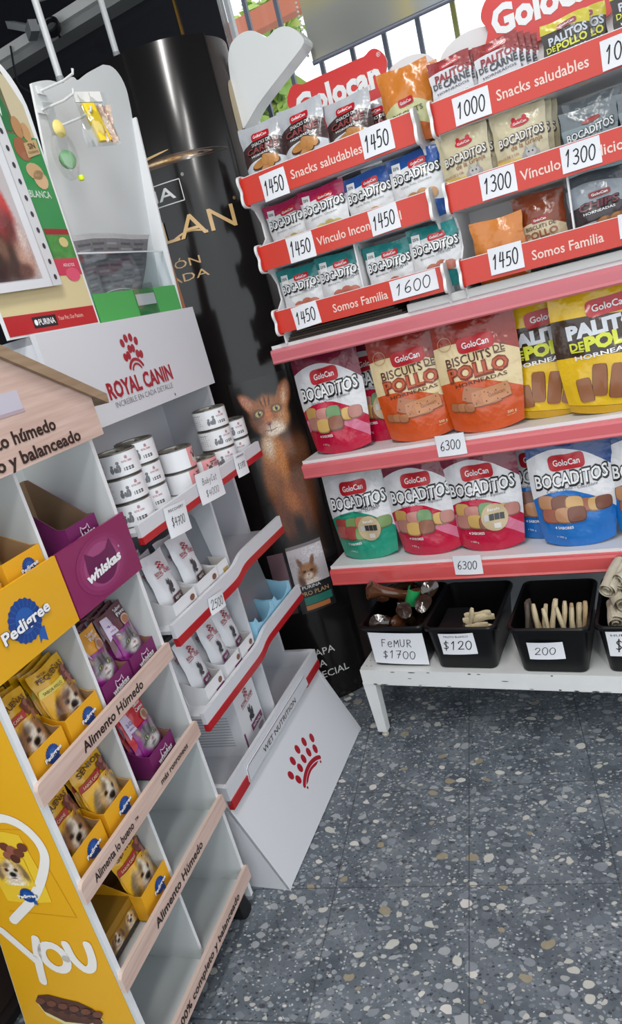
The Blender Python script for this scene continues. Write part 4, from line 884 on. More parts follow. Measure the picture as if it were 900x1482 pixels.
mb = MB(); mb.grid(lambda a, b: (lambda t: (CA * .985 * cos(t), (CBB + (CBT - CBB) * b) * .985 * sin(t), b * (CHT - .004)))(-.33 + (pi + .66) * a), 60, 10, COLB)
BM = lambda a, b, off: (lambda t, q: ((CA * .985 + off) * cos(t), (q * .985 + off) * sin(t), b))(a, CBB + (CBT - CBB) * b / CHT)
mb.shape(BM, smooth_path([(-.10, 1.86), (.06, 1.87), (.12, 1.83), (.08, 1.79), (.0, 1.76), (-.12, 1.72), (-.14, 1.78)], 4, True), ink((176, 160, 130)), .001, 3)
mb.build('back_sheet', cl, True)
mb = MB(); mb.tube([CM(SE, z / 20 * CHT, .0005) for z in range(21)], .0018, mat('dark_edge', (12, 11, 11), .4), 6); mb.build('sheet_seam', cl, True)
mb = MB(); loft(mb, [[((CA - .004) * cos(2 * pi * k / 48), (CBB - .004) * sin(2 * pi * k / 48), 0) for k in range(48)], [((CA - .004) * cos(2 * pi * k / 48), (CBB - .004) * sin(2 * pi * k / 48), .02) for k in range(48)]], mat('black_foot', (18, 18, 19), .5), True, True); mb.build('foot_plate', cl, True)
tag(cl, 'tall black curved card column printed with a brown cat, beside the left stands', 'display column')

# ================================================================== WHITE STAND WITH RED TRIM
rc = empty('wet_food_stand'); RC.put(rc, 0, 0, 0); RW = .592
LAM = mat('white_stand_board', (208, 210, 216), .4); TRIM = mat('dark_red_trim', (176, 26, 34), .35, coat=.2); CRI = ink((160, 22, 40)); GREYT = ink((120, 116, 122))
mb = MB(); mb.box(0, RW, .325, .34, .0, 1.30, LAM); mb.build('back_panel', rc)
for x in (0.0, RW - .012):
    prof = [(0, 0), (.34, 0), (.34, 1.315), (.16, 1.315), (.16, 1.112), (.168, 1.112), (.168, .885), (.175, .885), (.175, .64), (.18, .64), (.18, .285), (.088, .285), (.088, .222)]
    MB().prism(prof, lambda a, b, t: (t, a, b), x, x + .012, LAM).build('side_panel', rc)
MB().box(.308, .316, .095, .325, .235, .90, LAM).build('divider', rc)
mb = MB(); MH = flatmap((0, .148, 0), (1, 0, 0), (0, 0, 1), (0, -1, 0)); mb.box(-.004, RW, .148, .16, 1.112, 1.315, LAM)
def crown(mb, M, cx, cy, s, m, off=.001):
    for (x, y, r) in ((-.42, .18, .3), (-.36, .62, .25), (-.12, .74, .1), (.14, .74, -.1), (.38, .60, -.25), (.44, .16, -.3), (-.24, .22, .2), (-.08, .40, .1), (.10, .40, -.1), (.26, .20, -.2)): mb.ell(M, cx + x * s, cy + y * s, .105 * s, .135 * s, m, off, 14, r)
    for (r, w) in ((.40, .10), (.26, .07)): mb.ribbon(M, [(cx + r * s * cos(a), cy - .36 * s + r * 1.05 * s * sin(a)) for a in [radians(26 + 128 * k / 14) for k in range(15)]], w * s, m, off)
crown(mb, MH, .272, 1.222, .070, CRI); mb.text(MH, 'ROYAL CANIN', .273, 1.176, .033, CRI, .256, .035, 0, .0012); mb.text(MH, 'INCREÍBLE EN CADA DETALLE', .273, 1.145, .012, GREYT, .232, -.005)
mb.ell(MH, .388, 1.122, .002, .0035, I_BLACK, .0008, 8)
mb.build('header_panel', rc)
MB().box(0, RW, .16, .34, 1.300, 1.315, LAM).build('top_board', rc)
for i, (z0, z1, z2, wave) in enumerate(((.892, .907, .934, 0), (.664, .683, .714, 1), (.453, .471, .499, 1))):
    mb = MB(); mb.box(.012 if i else 0, RW - .0, .078, .325, z0 + .006, z0 + .014, LAM); sh = mb.build('shelf', rc)
    xs = [RW * k / 40 for k in range(41)]
    dz = lambda x: (-.014 if not wave else -.017 + .017 / (1 + math.exp(-(x - .315) / .012))) if wave else -.013 * (1 - x / RW)
    for nm, zz0, zz1, y0, m in (('front_lip', z1, z2, .070, LAM), ('red_strip', z0, z1, .068, TRIM)):
        q = MB(); A = []
        for x in xs:
            d = dz(x); A += [(x, y0, zz0 + d), (x, y0, zz1 + d), (x, .08, zz1 + d), (x, .08, zz0 + d)]
        q.add(A, [(4 * k + j, 4 * k + (j + 1) % 4, 4 * k + 4 + (j + 1) % 4, 4 * k + 4 + j) for k in range(40) for j in range(4)] + [(0, 1, 2, 3), (163, 162, 161, 160)], m); q.build(nm, sh)
mb = MB(); mb.box(.0, RW, .095, .325, .228, .236, LAM); sh = mb.build('shelf', rc)
MB().box(0, RW, .079, .088, .24, .284, LAM).build('front_lip', sh)
for x0, x1 in ((0, .085), (.478, RW)): MB().box(x0, x1, .076, .09, .225, .249, TRIM).build('red_strip', sh)
# slanted base panel with the red mark
SL = Vector((0, .092, .226)); sl = SL.normalized(); nn = Vector((0, -sl.z, sl.y)); MS = lambda a, b, off: tuple(Vector((a, 0, 0)) + SL * b + nn * off)
mb = MB(); mb.add([(0, 0, .003), (RW, 0, .003), (RW, .092, .228), (0, .092, .228), (0, .008, .003), (RW, .008, .003), (RW, .1, .228), (0, .1, .228)], [(0, 1, 2, 3), (7, 6, 5, 4), (0, 4, 5, 1), (1, 5, 6, 2), (2, 6, 7, 3), (3, 7, 4, 0)], LAM)
MC = lambda a, b, off: MS(a, b / .244, off)
for x, b in ((.3788, .571), (.3428, .636), (.3036, .664), (.2625, .646), (.2247, .584), (.3624, .468), (.3328, .522), (.301, .54), (.2691, .527), (.238, .479)): mb.ell(MC, x, b * .244, .0098, .0126, CRI, .001, 18, -.35 * (x - .30) / .08)
mb.ribbon(MC, smooth_path([(x, b * .244) for x, b in ((.2417, .378), (.2555, .409), (.2756, .433), (.2977, .441), (.3204, .43), (.3425, .401), (.3566, .366))], 4), .0115, CRI, .001)
mb.ribbon(MC, smooth_path([(x, b * .244) for x, b in ((.2471, .333), (.2608, .370), (.2786, .392), (.2986, .398), (.3158, .386), (.3329, .365), (.3488, .329))], 4), .0075, CRI, .001)
mb.build('base_panel', rc)
mb = MB(); np_ = [(.083, .232), (.088, .262), (.098, .268), (.470, .268), (.480, .262), (.485, .232)]
mb.prism(np_, lambda a, b, t: (a, .074 + t, b), 0, .004, LAM); MN = flatmap((0, .074, 0), (1, 0, 0), (0, 0, 1), (0, -1, 0))
mb.text(MN, 'WET NUTRITION', .282, .247, .015, ink((70, 30, 44)), .215, .004); mb.ribbon(MN, [(.084, .233), (.089, .263), (.098, .267), (.47, .267)], .0014, ink((70, 30, 44)), .0006)
mb.build('name_plate', rc)
tag(rc, 'white wet food stand with dark red trim and a red crown mark', 'stand')

# cans
CANM = mat('tin_can_metal', (128, 126, 120), .3, .8); CANL = mat('can_lid_metal', (186, 178, 150), .22, .9)
def can(kind):
    r = empty('food_can'); R, H = .0425, .052
    MB().lathe([(0, .002), (R - .003, .002), (R - .001, 0), (R, .002), (R, .005), (R - .001, .006), (R - .001, H - .006), (R, H - .005), (R, H - .001), (R - .002, H), (R - .004, H - .001), (R - .0045, H - .004)], CANM, 36).build('can_body', r, True)
    mb = MB(); mb.lathe([(R - .0045, H - .004), (R - .010, H - .0045), (R - .011, H - .0035), (R - .014, H - .0035), (0, H - .0035)], CANL, 32)
    mb.tube([(.012 + .008 * cos(a), .008 * sin(a), H - .002) for a in [2 * pi * k / 14 for k in range(15)]], .0012, CANM, 6); mb.build('lid', r, True)
    mb = MB(); wh = mat('can_label_white', (226, 228, 232), .3, coat=.3); pk = mat('can_label_pink', (224, 150, 154), .3, coat=.3)
    LR = R + .0001; MM = lambda a, b, off: ((LR + off) * sin(a / R), -(LR + off) * cos(a / R), b)
    if kind == 'dog': mb.lathe([(LR + .0005, .0030), (LR + .0005, H - .0035)], wh, 40)
    else:
        mb.grid(lambda a, b: MM((-1.8 + 2.9 * a) * R, .0030 + b * (H - .0065), 0), 20, 1, wh, flip=False); mb.grid(lambda a, b: MM((1.1 + 3.4 * a) * R, .0030 + b * (H - .0065), 0), 24, 1, pk)
    for k in range(2):
        o = k * 3.2 * R * .98
        if kind == 'dog':
            for (x, y, rx, ry) in ((-.020, .018, .004, .007), (-.019, .026, .003, .003), (-.013, .018, .003, .006), (-.006, .020, .0045, .009), (-.006, .031, .0035, .0035), (-.010, .016, .006, .004)): mb.ell(MM, o + x, y, rx, ry, ink((110, 112, 118)), .0005, 10)
            mb.text(MM, 'ROYAL CANIN', o + .014, .031, .0042, CRI, .022, .01); crown(mb, MM, o + .014, .037, .006, CRI); mb.rect(MM, o + .004, o + .026, .012, .019, ink((70, 62, 62)), .0005, 4, 1); mb.text(MM, 'RECOVERY', o + .015, .0155, .003, I_WHITE, .018, 0, 0, .001)
        else:
            mb.ell(MM, o + 1.55 * R, .022, .010, .012, ink((206, 196, 186)), .0005, 12); mb.ell(MM, o + 1.55 * R, .027, .006, .006, ink((90, 70, 66)), .0008, 10)
            for dx in (-.006, .006): mb.shape(MM, [(o + 1.55 * R + dx - .003, .032), (o + 1.55 * R + dx + .003, .032), (o + 1.55 * R + dx * 1.3, .040)], ink((90, 70, 66)), .0008, 1)
            mb.text(MM, 'ROYAL CANIN', o + 2.15 * R, .032, .0042, CRI, .022, .01)
        for j in range(5): mb.rect(MM, o - 1.55 * R, o - .85 * R - .003 * (j % 3), .014 + .005 * j, .0158 + .005 * j, ink((150, 152, 158)), .0005, 4, 1)
        mb.rect(MM, o - 1.55 * R, o - .9 * R, .0385, .0415, ink((90, 92, 98)), .0005, 4, 1)
    mb.build('label', r, True); return r
KD, KC = Kit(lambda: can('dog')), Kit(lambda: can('cat'))
CS = [('A', .077, .130, 3, KD, -.8, ['bottom', 'middle', 'top'], ' white can of the stack nearest the wooden roof'), ('B', .176, .152, 3, KD, -.75, ['bottom', 'middle', 'top'], ' white can of the second stack from the wooden roof'),
      ('P', .284, .130, 2, KC, -1.5, ['lower', 'upper'], ' pink and white cat can of the two can stack'), ('Q', .385, .135, 1, KC, -1.9, ['single low'], ' pink can standing right of the two can pink stack'),
      ('R', .477, .126, 3, KD, -.75, ['bottom', 'middle', 'top'], ' white can of the tall stack near the black column'), ('S', .572, .132, 2, KD, -.9, ['lower', 'upper'], ' white can of the outermost stack at the stand corner')]
for nm, x, y, n, K_, rz, w_, lab in CS:
    for i in range(n): o = K_(); RC.put(o, x + .002 * ((i * 7) % 3 - 1), y, .9062 + .0522 * i, rz + .12 * ((i * 5) % 3 - 1)); tag(o, w_[i] + lab, 'can', 'food cans on the white stand')
o = card('$4700', .083, .066, 'white 4700 card with a ruled line under the white cans', .28, .62, top='RECOVERY'); RC.put(o, .124, .0655, .852, 0, 0, .10)
o = card('', .112, .072, 'wide white card reading Baby cat 4000 under the pink cans', lines=[('BabyCat', .70, .2, .62), ('$4000', .28, .2, .55)]); RC.put(o, .288, .0650, .872, 0, 0, .08)
o = card('$3700', .062, .060, 'small white 3700 card at the far end of the can shelf', .24, .66, top='URINARY'); RC.put(o, .458, .0655, .878, 0, 0, .06)
o = card('2500', .066, .040, 'white 2500 card where the second shelf lip dips', .5, .8); RC.put(o, .167, .0655, .642, 0, 0, .12)
# pouches in white cartons
PURP = ink((120, 44, 92)); BRN = ink((96, 60, 58))
def rc_pouch(col, seed):
    W_, H_ = .086, .145; mb = MB(); m = mat('white_foil_pouch', (218, 220, 226), .28, coat=.4, bump=.2, bscale=30)
    M = pouch_body(mb, W_, H_, .026, m, False, seed, 10, 14)
    crown(mb, M, 0, .112, .018, CRI); mb.text(M, 'ROYAL CANIN', 0, .103, .0075, CRI, .05, .02); mb.ribbon(M, [(-.026, .096), (.026, .097)], .0012, CRI, .001)
    for (x, y, rx, ry) in ((0, .066, .006, .010), (-.003, .078, .006, .005), (.004, .056, .005, .004), (-.006, .060, .003, .008), (.006, .070, .003, .010)): mb.ell(M, x, y, rx, ry, ink((66, 66, 72)), .001, 12)
    for dx in (-.006, .001): mb.shape(M, [(dx - .002, .081), (dx + .002, .081), (dx, .088)], ink((66, 66, 72)), .0012, 1)
    mb.rect(M, -.012, .032, .032, .046, ink(col), .001, 4, 2); mb.text(M, 'RENAL', .010, .039, .006, I_WHITE, .026, .01, 0, .0018); mb.rect(M, -.012, .032, .023, .028, ink((190, 176, 184)), .001, 4, 1)
    return mb.build('foil_pouch', None, True)
def carton(W_, D, Hf, Hb, col, inner, name, deco=None, seed=0):
    r = empty(name); t = .0012; co = mat('carton_%d_%d_%d' % tuple(col), col, .5); ci = mat('carton_inside_%d_%d_%d' % tuple(inner), inner, .7, vary=.08, vscale=30)
    mb = MB(); w = W_ / 2
    mb.box(-w, w, 0, D, 0, t, co)
    for s_ in (-1, 1):
        prof = [(0, 0), (D, 0), (D, Hb), (D * .92, Hb), (D * .12, Hf), (0, Hf)]
        x0, x1 = (s_ * w, s_ * (w - t)) 
        mb.prism(prof, lambda a, b, q: (q, a, b), min(x0, x1), max(x0, x1), co); mb.prism(prof, lambda a, b, q: (q, a, b), min(x1, x1 - s_ * .0004), max(x1, x1 - s_ * .0004), ci)
    mb.box(-w, w, D - t, D, 0, Hb, ci); mb.build('carton_body', r)
    mb = MB(); mb.box(-w, w, -t, 0, 0, Hf, co); M = flatmap((0, -t, 0), (1, 0, 0), (0, 0, 1), (0, -1, 0))
    if deco: deco(mb, M, W_, Hf)
    mb.build('front_panel', r); return r
def deco_rc(col):
    def f(mb, M, W_, H): mb.rect(M, -.002, W_ / 2 - .004, H * .16, H * .44, ink(col), .0008, 2, 1); mb.text(M, 'RENAL', W_ * .22, H * .30, .006, I_WHITE, W_ * .32, .01, 0, .0014); mb.ell(M, W_ * .3, H * .66, .010, .007, BROWN, .0008, 12); mb.rect(M, -W_ * .42, -.004, H * .2, H * .24, GREYT, .0008, 2, 1)
    return f
def rc_carton(col): return carton(.094, .17, .050, .105, (222, 224, 228), (190, 186, 182), 'display_carton', deco_rc(col))
rows = [('s2', .085, .683 - .012, (90, 56, 60), 'left white carton with brown label on the second shelf', [3, 'the left white carton on the second shelf']), ('s2', .190, .683 - .012, (90, 56, 60), 'right white carton with brown label on the second shelf', [2, 'the right white carton on the second shelf']),
        ('s3', .090, .471 - .012, (126, 52, 100), 'left white carton with purple label on the third shelf', [2, 'the left white carton on the third shelf']), ('s3', .186, .471 - .012, (126, 52, 100), 'middle white carton with purple label on the third shelf', [2, 'the middle white carton on the third shelf']), ('s3', .260, .471 - .012, (126, 52, 100), 'right white carton with purple label on the third shelf', [2, 'the right white carton on the third shelf'])]
for key, x, z, col, lab, (n, where) in rows:
    if x > .25: x = .258
    o = kit('rcc' + key, lambda: rc_carton(col)); RC.put(o, x, .086, z + .0025); tag(o, lab, 'carton', 'white cartons of pouches on the white stand'); o.scale = (.84 if key == 's3' else .98, 1, 1)
    for i in range(n):
        p_ = kit('rcp' + key, lambda: rc_pouch(col, 3)); RC.put(p_, x + (-.004 if i % 2 else 0), .112 + .030 * i, z + .006, 0, .16); p_.scale = (.88 if key == 's3' else 1, 1, 1.05)
        tag(p_, ['foremost', 'second', 'hindmost'][i if n > 2 else (0 if i == 0 else 2)] + ' white foil pouch in ' + where, 'foil pouch', 'white foil pouches')
for i, x in enumerate((.040,)):   # grey clear sleeve at the back left
    pass
FROST = clear_mat('frosted_plastic', (.80, .82, .85), .16, .25)
def frost_sheet(w, h, r):
    mb = MB(); pts = [(-w / 2, 0), (w / 2, 0)] + [(w / 2 - r + r * cos(a), h - r + r * sin(a)) for a in [pi / 2 * k / 8 for k in range(9)]] + [(-w / 2 + r + r * cos(a), h - r + r * sin(a)) for a in [pi / 2 + pi / 2 * k / 8 for k in range(9)]]
    mb.prism(pts, lambda a, b, t: (a, t, b), 0, .0015, mat('frosted_grey_plastic', (112, 116, 124), .35, coat=.3)); return mb.build('plastic_insert', None)
GREYP = None
o = frost_sheet(.10, .165, .03); RC.put(o, .262, .128, .678, 0, .14); tag(o, 'grey rounded plastic sheet standing at the middle of the second shelf', 'plastic insert')
for i, (x, y, lab) in enumerate(((.372, .118, 'left grey rounded sheet standing in the light blue carton'), (.492, .135, 'right grey rounded sheet standing in the light blue carton'))):
    o = frost_sheet(.092 if i == 0 else .105, .160, .035); RC.put(o, x, y, .468, 0, .12); tag(o, lab, 'plastic insert')
def deco_gold(mb, M, W_, H): mb.rect(M, -W_ * .1, W_ * .42, H * .3, H * .62, ink((176, 148, 84)), .0008, 2, 1)
o = carton(.085, .12, .050, .07, (222, 224, 228), (196, 192, 188), 'display_carton', deco_gold); RC.put(o, .266, .086, .674); o.scale = (.55, 1, 1); tag(o, 'narrow white carton with gold label at the middle of the second shelf', 'carton')
def blue_tray(W_):
    r = empty('display_tray'); mb = MB(); bl = mat('light_blue_card', (150, 202, 228), .5); w = W_ / 2
    mb.box(-w, w, 0, .15, 0, .002, bl)
    top = [(-w, 0), (w, 0), (w, .058), (w - .012, .062), (w - .02, .045), (.012, .034), (-.012, .034), (-w + .02, .045), (-w + .012, .062), (-w, .058)]
    mb.prism(top, lambda a, b, t: (a, t, b), -.0015, 0, bl)
    for s_ in (-1, 1): mb.prism([(0, 0), (.15, 0), (.15, .09), (.03, .058), (0, .058)], lambda a, b, q: (q, a, b), s_ * w - .0008, s_ * w + .0008, bl)
    M = flatmap((0, -.0015, 0), (1, 0, 0), (0, 0, 1), (0, -1, 0)); mb.rect(M, -w * .8, w * .2, .012, .022, I_WHITE, .0006, 2, 1); mb.ell(M, w * .5, .022, .010, .008, ink((90, 160, 200)), .0006, 12)
    mb.build('tray_body', r); return r
for x, lab in ((.386, 'left light blue carton tray on the third shelf'), (.510, 'right light blue carton tray at the far end of the third shelf')):
    o = kit('bluetray', lambda: blue_tray(.118)); RC.put(o, x, .088, .4665); tag(o, lab, 'carton', 'light blue carton trays')
# the large white box
q = empty('food_box'); RC.put(q, .232, .118, .2362, .08); mb = MB(); BXM = mat('white_box_card', (222, 224, 228), .4, coat=.2); mb.box(-.062, .062, 0, .19, 0, .165, BXM)
M = flatmap((0, 0, 0), (1, 0, 0), (0, 0, 1), (0, -1, 0)); crown(mb, M, .004, .132, .022, CRI); mb.text(M, 'ROYAL CANIN', .004, .121, .010, CRI, .072, .02); mb.ribbon(M, [(-.032, .112), (.04, .112)], .0014, CRI, .0008)
for (x, y, rx, ry) in ((.004, .076, .008, .014), (0, .092, .008, .007), (.010, .066, .007, .005), (-.006, .070, .004, .010), (.014, .082, .004, .012)): mb.ell(M, x, y, rx, ry, ink((56, 56, 62)), .0008, 12)
for dx in (-.005, .006): mb.shape(M, [(dx - .003, .097), (dx + .003, .097), (dx, .106)], ink((56, 56, 62)), .001, 1)
mb.rect(M, -.014, .056, .036, .054, PURP, .0008, 2, 1); mb.text(M, 'RENAL', .020, .045, .008, I_WHITE, .05, .01, 0, .0014); mb.rect(M, -.0615, -.054, .0, .06, PURP, .0008, 1, 1); mb.ell(M, .035, .022, .018, .008, ink((150, 140, 140)), .0008, 12)
SD = flatmap((-.062, 0, 0), (0, 1, 0), (0, 0, 1), (-1, 0, 0)); TP = flatmap((0, 0, .165), (1, 0, 0), (0, 1, 0), (0, 0, 1))
for j in range(11): mb.rect(SD, .03, .17 - .02 * (j % 3), .03 + .008 * j, .033 + .008 * j, ink((176, 178, 184)), .0006, 2, 1)
mb.ribbon(SD, [(.06, .145), (.14, .145)], .0016, ink((90, 92, 98)), .0006); mb.rect(TP, -.04, .05, .02, .05, PURP, .0006, 2, 1); mb.ell(TP, .02, .09, .02, .018, GOLDI, .0006, 14)
mb.build('box_body', q); tag(q, 'large white carton box with red crown standing on the lowest shelf', 'box')

# ================================================================== WET POUCH STAND WITH WOODEN LIPS
pd = empty('pouch_stand'); PD.put(pd, 0, 0, 0); PW = .409
def wood(name, c1, c2, sc=1.0):
    m = bpy.data.materials.new(name); m.use_nodes = True; nt = m.node_tree; b = nt.nodes['Principled BSDF']; b.inputs['Roughness'].default_value = .5
    tc = nt.nodes.new('ShaderNodeTexCoord'); mp = nt.nodes.new('ShaderNodeMapping'); mp.inputs['Scale'].default_value = (3 * sc, 14 * sc, 55 * sc); nt.links.new(tc.outputs['Object'], mp.inputs[0])
    n = nt.nodes.new('ShaderNodeTexNoise'); n.inputs['Scale'].default_value = 2.2; n.inputs['Detail'].default_value = 6; nt.links.new(mp.outputs[0], n.inputs['Vector'])
    cr = nt.nodes.new('ShaderNodeValToRGB'); cr.color_ramp.elements[0].position = .3; cr.color_ramp.elements[0].color = rgb(c1); cr.color_ramp.elements[1].position = .7; cr.color_ramp.elements[1].color = rgb(c2)
    nt.links.new(n.outputs['Fac'], cr.inputs[0]); nt.links.new(cr.outputs[0], b.inputs['Base Color']); return m
WOODP = wood('pale_pink_wood', (196, 166, 154), (216, 190, 178)); WOODB = wood('brown_roof_wood', (140, 116, 92), (164, 140, 114)); TXB = ink((44, 26, 22), .5)
SHB = mat('white_stand_panel', (200, 205, 206), .42); EDGE = mat('white_panel_edge', (230, 231, 234), .45)
YEL = mat('yellow_print_panel', (226, 168, 22), .35, coat=.3)
back = lambda z: .285 if z < .02 else .285 - (.285 - .17) * min(1, z / .65)
side_prof = [(0, .03), (.285, .03), (.17, .65), (.17, 1.15), (0, 1.15)]
mb = MB(); mb.prism(side_prof, lambda a, b, t: (t, a, b), .0, .010, SHB, EDGE)
MY = lambda a, b, off: (-.0004 - off, -a, b)     # outer face, a runs towards the viewer's right
mb.add([MY(-v, z, 0) for v, z in [(.007, .032), (.283, .032), (.169, .65), (.169, 1.145), (.007, 1.145)]], [(0, 1, 2, 3, 4)], YEL)
WP = ink((236, 232, 226), .4)
heart = smooth_path([(-.160, .575), (-.140, .600), (-.112, .617), (-.085, .622), (-.058, .610), (-.040, .585), (-.036, .556), (-.048, .528), (-.075, .490), (-.108, .455), (-.140, .430), (-.166, .410)], 5)
mb.ribbon(MY, heart, .017, WP, .0012)
# letters of the side print
for st in ([(-.205, .385), (-.180, .350), (-.160, .322)], [(-.137, .372), (-.150, .335), (-.160, .300), (-.166, .272)], [(-.115 + .024 * cos(a), .332 + .028 * sin(a)) for a in [2 * pi * k / 20 for k in range(21)]], [(-.078, .365), (-.076, .335), (-.062, .312), (-.046, .316), (-.036, .338), (-.033, .368)]):
    mb.ribbon(MY, smooth_path(st, 4) if len(st) < 8 else st, .0165, WP, .0012)
# pouch picture inside the heart
def dogface(mb, M, x, y, s, off, tone, base=(228, 172, 24)):
    t2 = tuple(int(c * .62) for c in tone); W2 = (232, 222, 206)
    bl = [(x, y - .46 * s, .44 * s, .26 * s, 0, W2, .5), (x - .5 * s, y + .02 * s, .15 * s, .40 * s, -.3, t2, .35), (x + .5 * s, y + .02 * s, .15 * s, .40 * s, .3, t2, .35), (x, y + .02 * s, .46 * s, .50 * s, 0, tone, .22), (x + .02 * s, y + .12 * s, .13 * s, .40 * s, 0, W2, .5), (x, y - .20 * s, .30 * s, .24 * s, 0, W2, .4),
          (x - .20 * s, y + .08 * s, .085 * s, .075 * s, 0, (40, 24, 18), .4), (x + .20 * s, y + .08 * s, .085 * s, .075 * s, 0, (40, 24, 18), .4), (x, y - .12 * s, .15 * s, .115 * s, 0, (24, 20, 20), .3), (x - .03 * s, y - .08 * s, .04 * s, .02 * s, 0, (120, 116, 118), .5), (x, y - .30 * s, .13 * s, .02 * s, 0, (96, 64, 56), .6), (x - .12 * s, y + .30 * s, .14 * s, .10 * s, .4, t2, .8)]
    mb.picture(M, x - .78 * s, x + .78 * s, y - .62 * s, y + .60 * s, 30, 26, base, bl, off + .0004, .10, 3)
ROSB = ink((22, 66, 140)); ROSL = ink((34, 92, 170))
def rosette(mb, M, x, y, s, off, text=True):
    pts = [(x + s * (1 + .07 * (k % 2)) * cos(2 * pi * k / 40), y + s * (1 + .07 * (k % 2)) * sin(2 * pi * k / 40)) for k in range(40)]
    mb.shape(M, [(x + s * .5, y - s * .7), (x + s * .95, y - s * .75), (x + s * .85, y - s * 1.5), (x + s * .55, y - s * 1.25), (x + s * .35, y - s * 1.4)], ROSL, off, 2); mb.shape(M, pts, ROSB, off + .0002, 2, (x, y))
    for k in range(20): a = 2 * pi * k / 20; mb.ribbon(M, [(x + s * .66 * cos(a), y + s * .66 * sin(a)), (x + s * .98 * cos(a), y + s * .98 * sin(a))], s * .05, ROSL, off + .0005, False, False)
    mb.ell(M, x, y, s * .62, s * .62, ROSL, off + .0006, 20)
    if text: mb.text(M, 'Pedigree', x + .0008, y - .0008, s * .50, ink((20, 50, 110)), s * 2.75, .07, 0, off + .0010, .10); mb.text(M, 'Pedigree', x, y, s * .50, I_WHITE, s * 2.75, .035, 0, off + .0016, .10)
mb.shape(MY, [(-.155, .590), (-.10, .596), (-.070, .590), (-.062, .52), (-.066, .455), (-.11, .45), (-.158, .452), (-.160, .52)], ink((236, 196, 50)), .0008, 3)
for k in range(7): mb.ell(MY, -.110 + .012 * (k % 4), .566 - .011 * (k // 4) - .006 * (k % 3), .010, .009, ink([(110, 60, 44), (150, 90, 70), (86, 46, 36)][k % 3]), .0014 + .0001 * k, 10)
dogface(mb, MY, -.118, .516, .046, .0014, (206, 170, 120), (236, 196, 50)); rosette(mb, MY, -.108, .468, .014, .0020)
mb.ribbon(MY, [(-.165, .60), (-.05, .60), (-.03, .425), (-.165, .43)], .0016, ink((206, 150, 20)), .0006)
# brown chunks in a bowl
bw = [(-.205, .222), (-.195, .235), (-.17, .240), (-.14, .234), (-.11, .230), (-.085, .218), (-.072, .203), (-.08, .19), (-.11, .178), (-.16, .176), (-.198, .196)]
mb.shape(MY, [(p[0] * 1.0, p[1] - .010) for p in bw], ink((226, 214, 150)), .0008, 3); mb.shape(MY, bw, ink((84, 50, 36)), .0012, 3)
for k in range(16): mb.ell(MY, -.195 + .0078 * k, .222 - .010 * (k % 3) - .0010 * k, .012, .007, ink([(112, 68, 50), (66, 38, 30), (94, 56, 42)][k % 3]), .0016 + .00005 * k, 10, .4)
mb.build('side_panel', pd)
MB().prism(side_prof, lambda a, b, t: (t, a, b), PW - .010, PW, SHB, EDGE).build('side_panel', pd)
MB().prism([(.014, .05), (.262, .05), (.168, .645), (.168, 1.12), (.014, 1.12)], lambda a, b, t: (t, a, b), .2055, .2125, SHB, EDGE).build('divider', pd)
mb = MB(); mb.add([(0.01, .280, .05), (PW - .01, .280, .05), (PW - .01, .168, .652), (.01, .168, .652), (.01, .168, 1.14), (PW - .01, .168, 1.14)], [(0, 1, 2, 3), (3, 2, 5, 4)], SHB); bk = mb.build('back_panel', pd); md = bk.modifiers.new('thick', 'SOLIDIFY'); md.thickness = .004
LT = [(.681, [('Alimento Húmedo', .200, .190, .017)]), (.494, [('Alimenta lo bueno', .085, .118, .014), ('TM', .156, .010, .005), ('más ronroneos', .302, .110, .0115)]), (.305, [('Alimento Húmedo', .200, .190, .0165)]), (.110, [('100% completo y balanceado', .206, .285, .015)])]
lipm = [(0.0, 0), (PW, 0)]
def lip_prof(h):
    r = .010; w = PW + .004
    return [(-.004, 0), (w, 0), (w, h - .003), (w - .003, h)] + [(-.004 + r - r * sin(a), h - r + r * cos(a)) for a in [pi / 2 * k / 6 for k in range(7)]]
for zt, words in LT:
    z0 = zt - .034; d = back(z0)
    mb = MB(); mb.box(.010, PW - .010, .004, d - .006, z0 - .004, z0 + .002, SHB); sh = mb.build('shelf', pd)
    mb = MB(); mb.prism(lip_prof(.036), lambda a, b, t: (a, t, z0 - .002 + b), -.008, 0, WOODP, mat('pink_wood_edge', (206, 184, 172), .5)); ML = flatmap((0, -.008, 0), (1, 0, 0), (0, 0, 1), (0, -1, 0))
    for t, cx, w_, h in words: mb.text(ML, t, cx, z0 + .016, h, TXB, w_, .022, .04)
    mb.build('wooden_lip', sh)
MB().box(.010, PW - .010, .004, .166, .925, .931, SHB).build('shelf', pd)
# printed fascia boards
PUR = mat('purple_print_board', (134, 36, 88), .35, coat=.25); ME = flatmap((0, -.006, 0), (1, 0, 0), (0, 0, 1), (0, -1, 0))
mb = MB(); mb.box(.209, PW + .006, -.006, 0, .844, .963, PUR)
for k, (rx, ry) in enumerate(((.075, .052), (.064, .045), (.054, .038))): mb.ell(ME, .309, .902, rx, ry, ink([(138, 42, 94), (146, 52, 104), (160, 72, 122)][k]), .0006 + .0002 * k, 30)
def cathead(mb, M, cx, cy, s, m, off): mb.shape(M, smooth_path([(cx - s, cy + .15 * s), (cx - .86 * s, cy - .35 * s), (cx - .45 * s, cy - .78 * s), (cx, cy - .88 * s), (cx + .45 * s, cy - .78 * s), (cx + .86 * s, cy - .35 * s), (cx + s, cy + .15 * s)], 3) + [(cx + .98 * s, cy + .4 * s), (cx + .86 * s, cy + 1.12 * s), (cx + .42 * s, cy + .72 * s), (cx, cy + .66 * s), (cx - .42 * s, cy + .72 * s), (cx - .86 * s, cy + 1.12 * s), (cx - .98 * s, cy + .4 * s)], m, off, 2, (cx, cy))
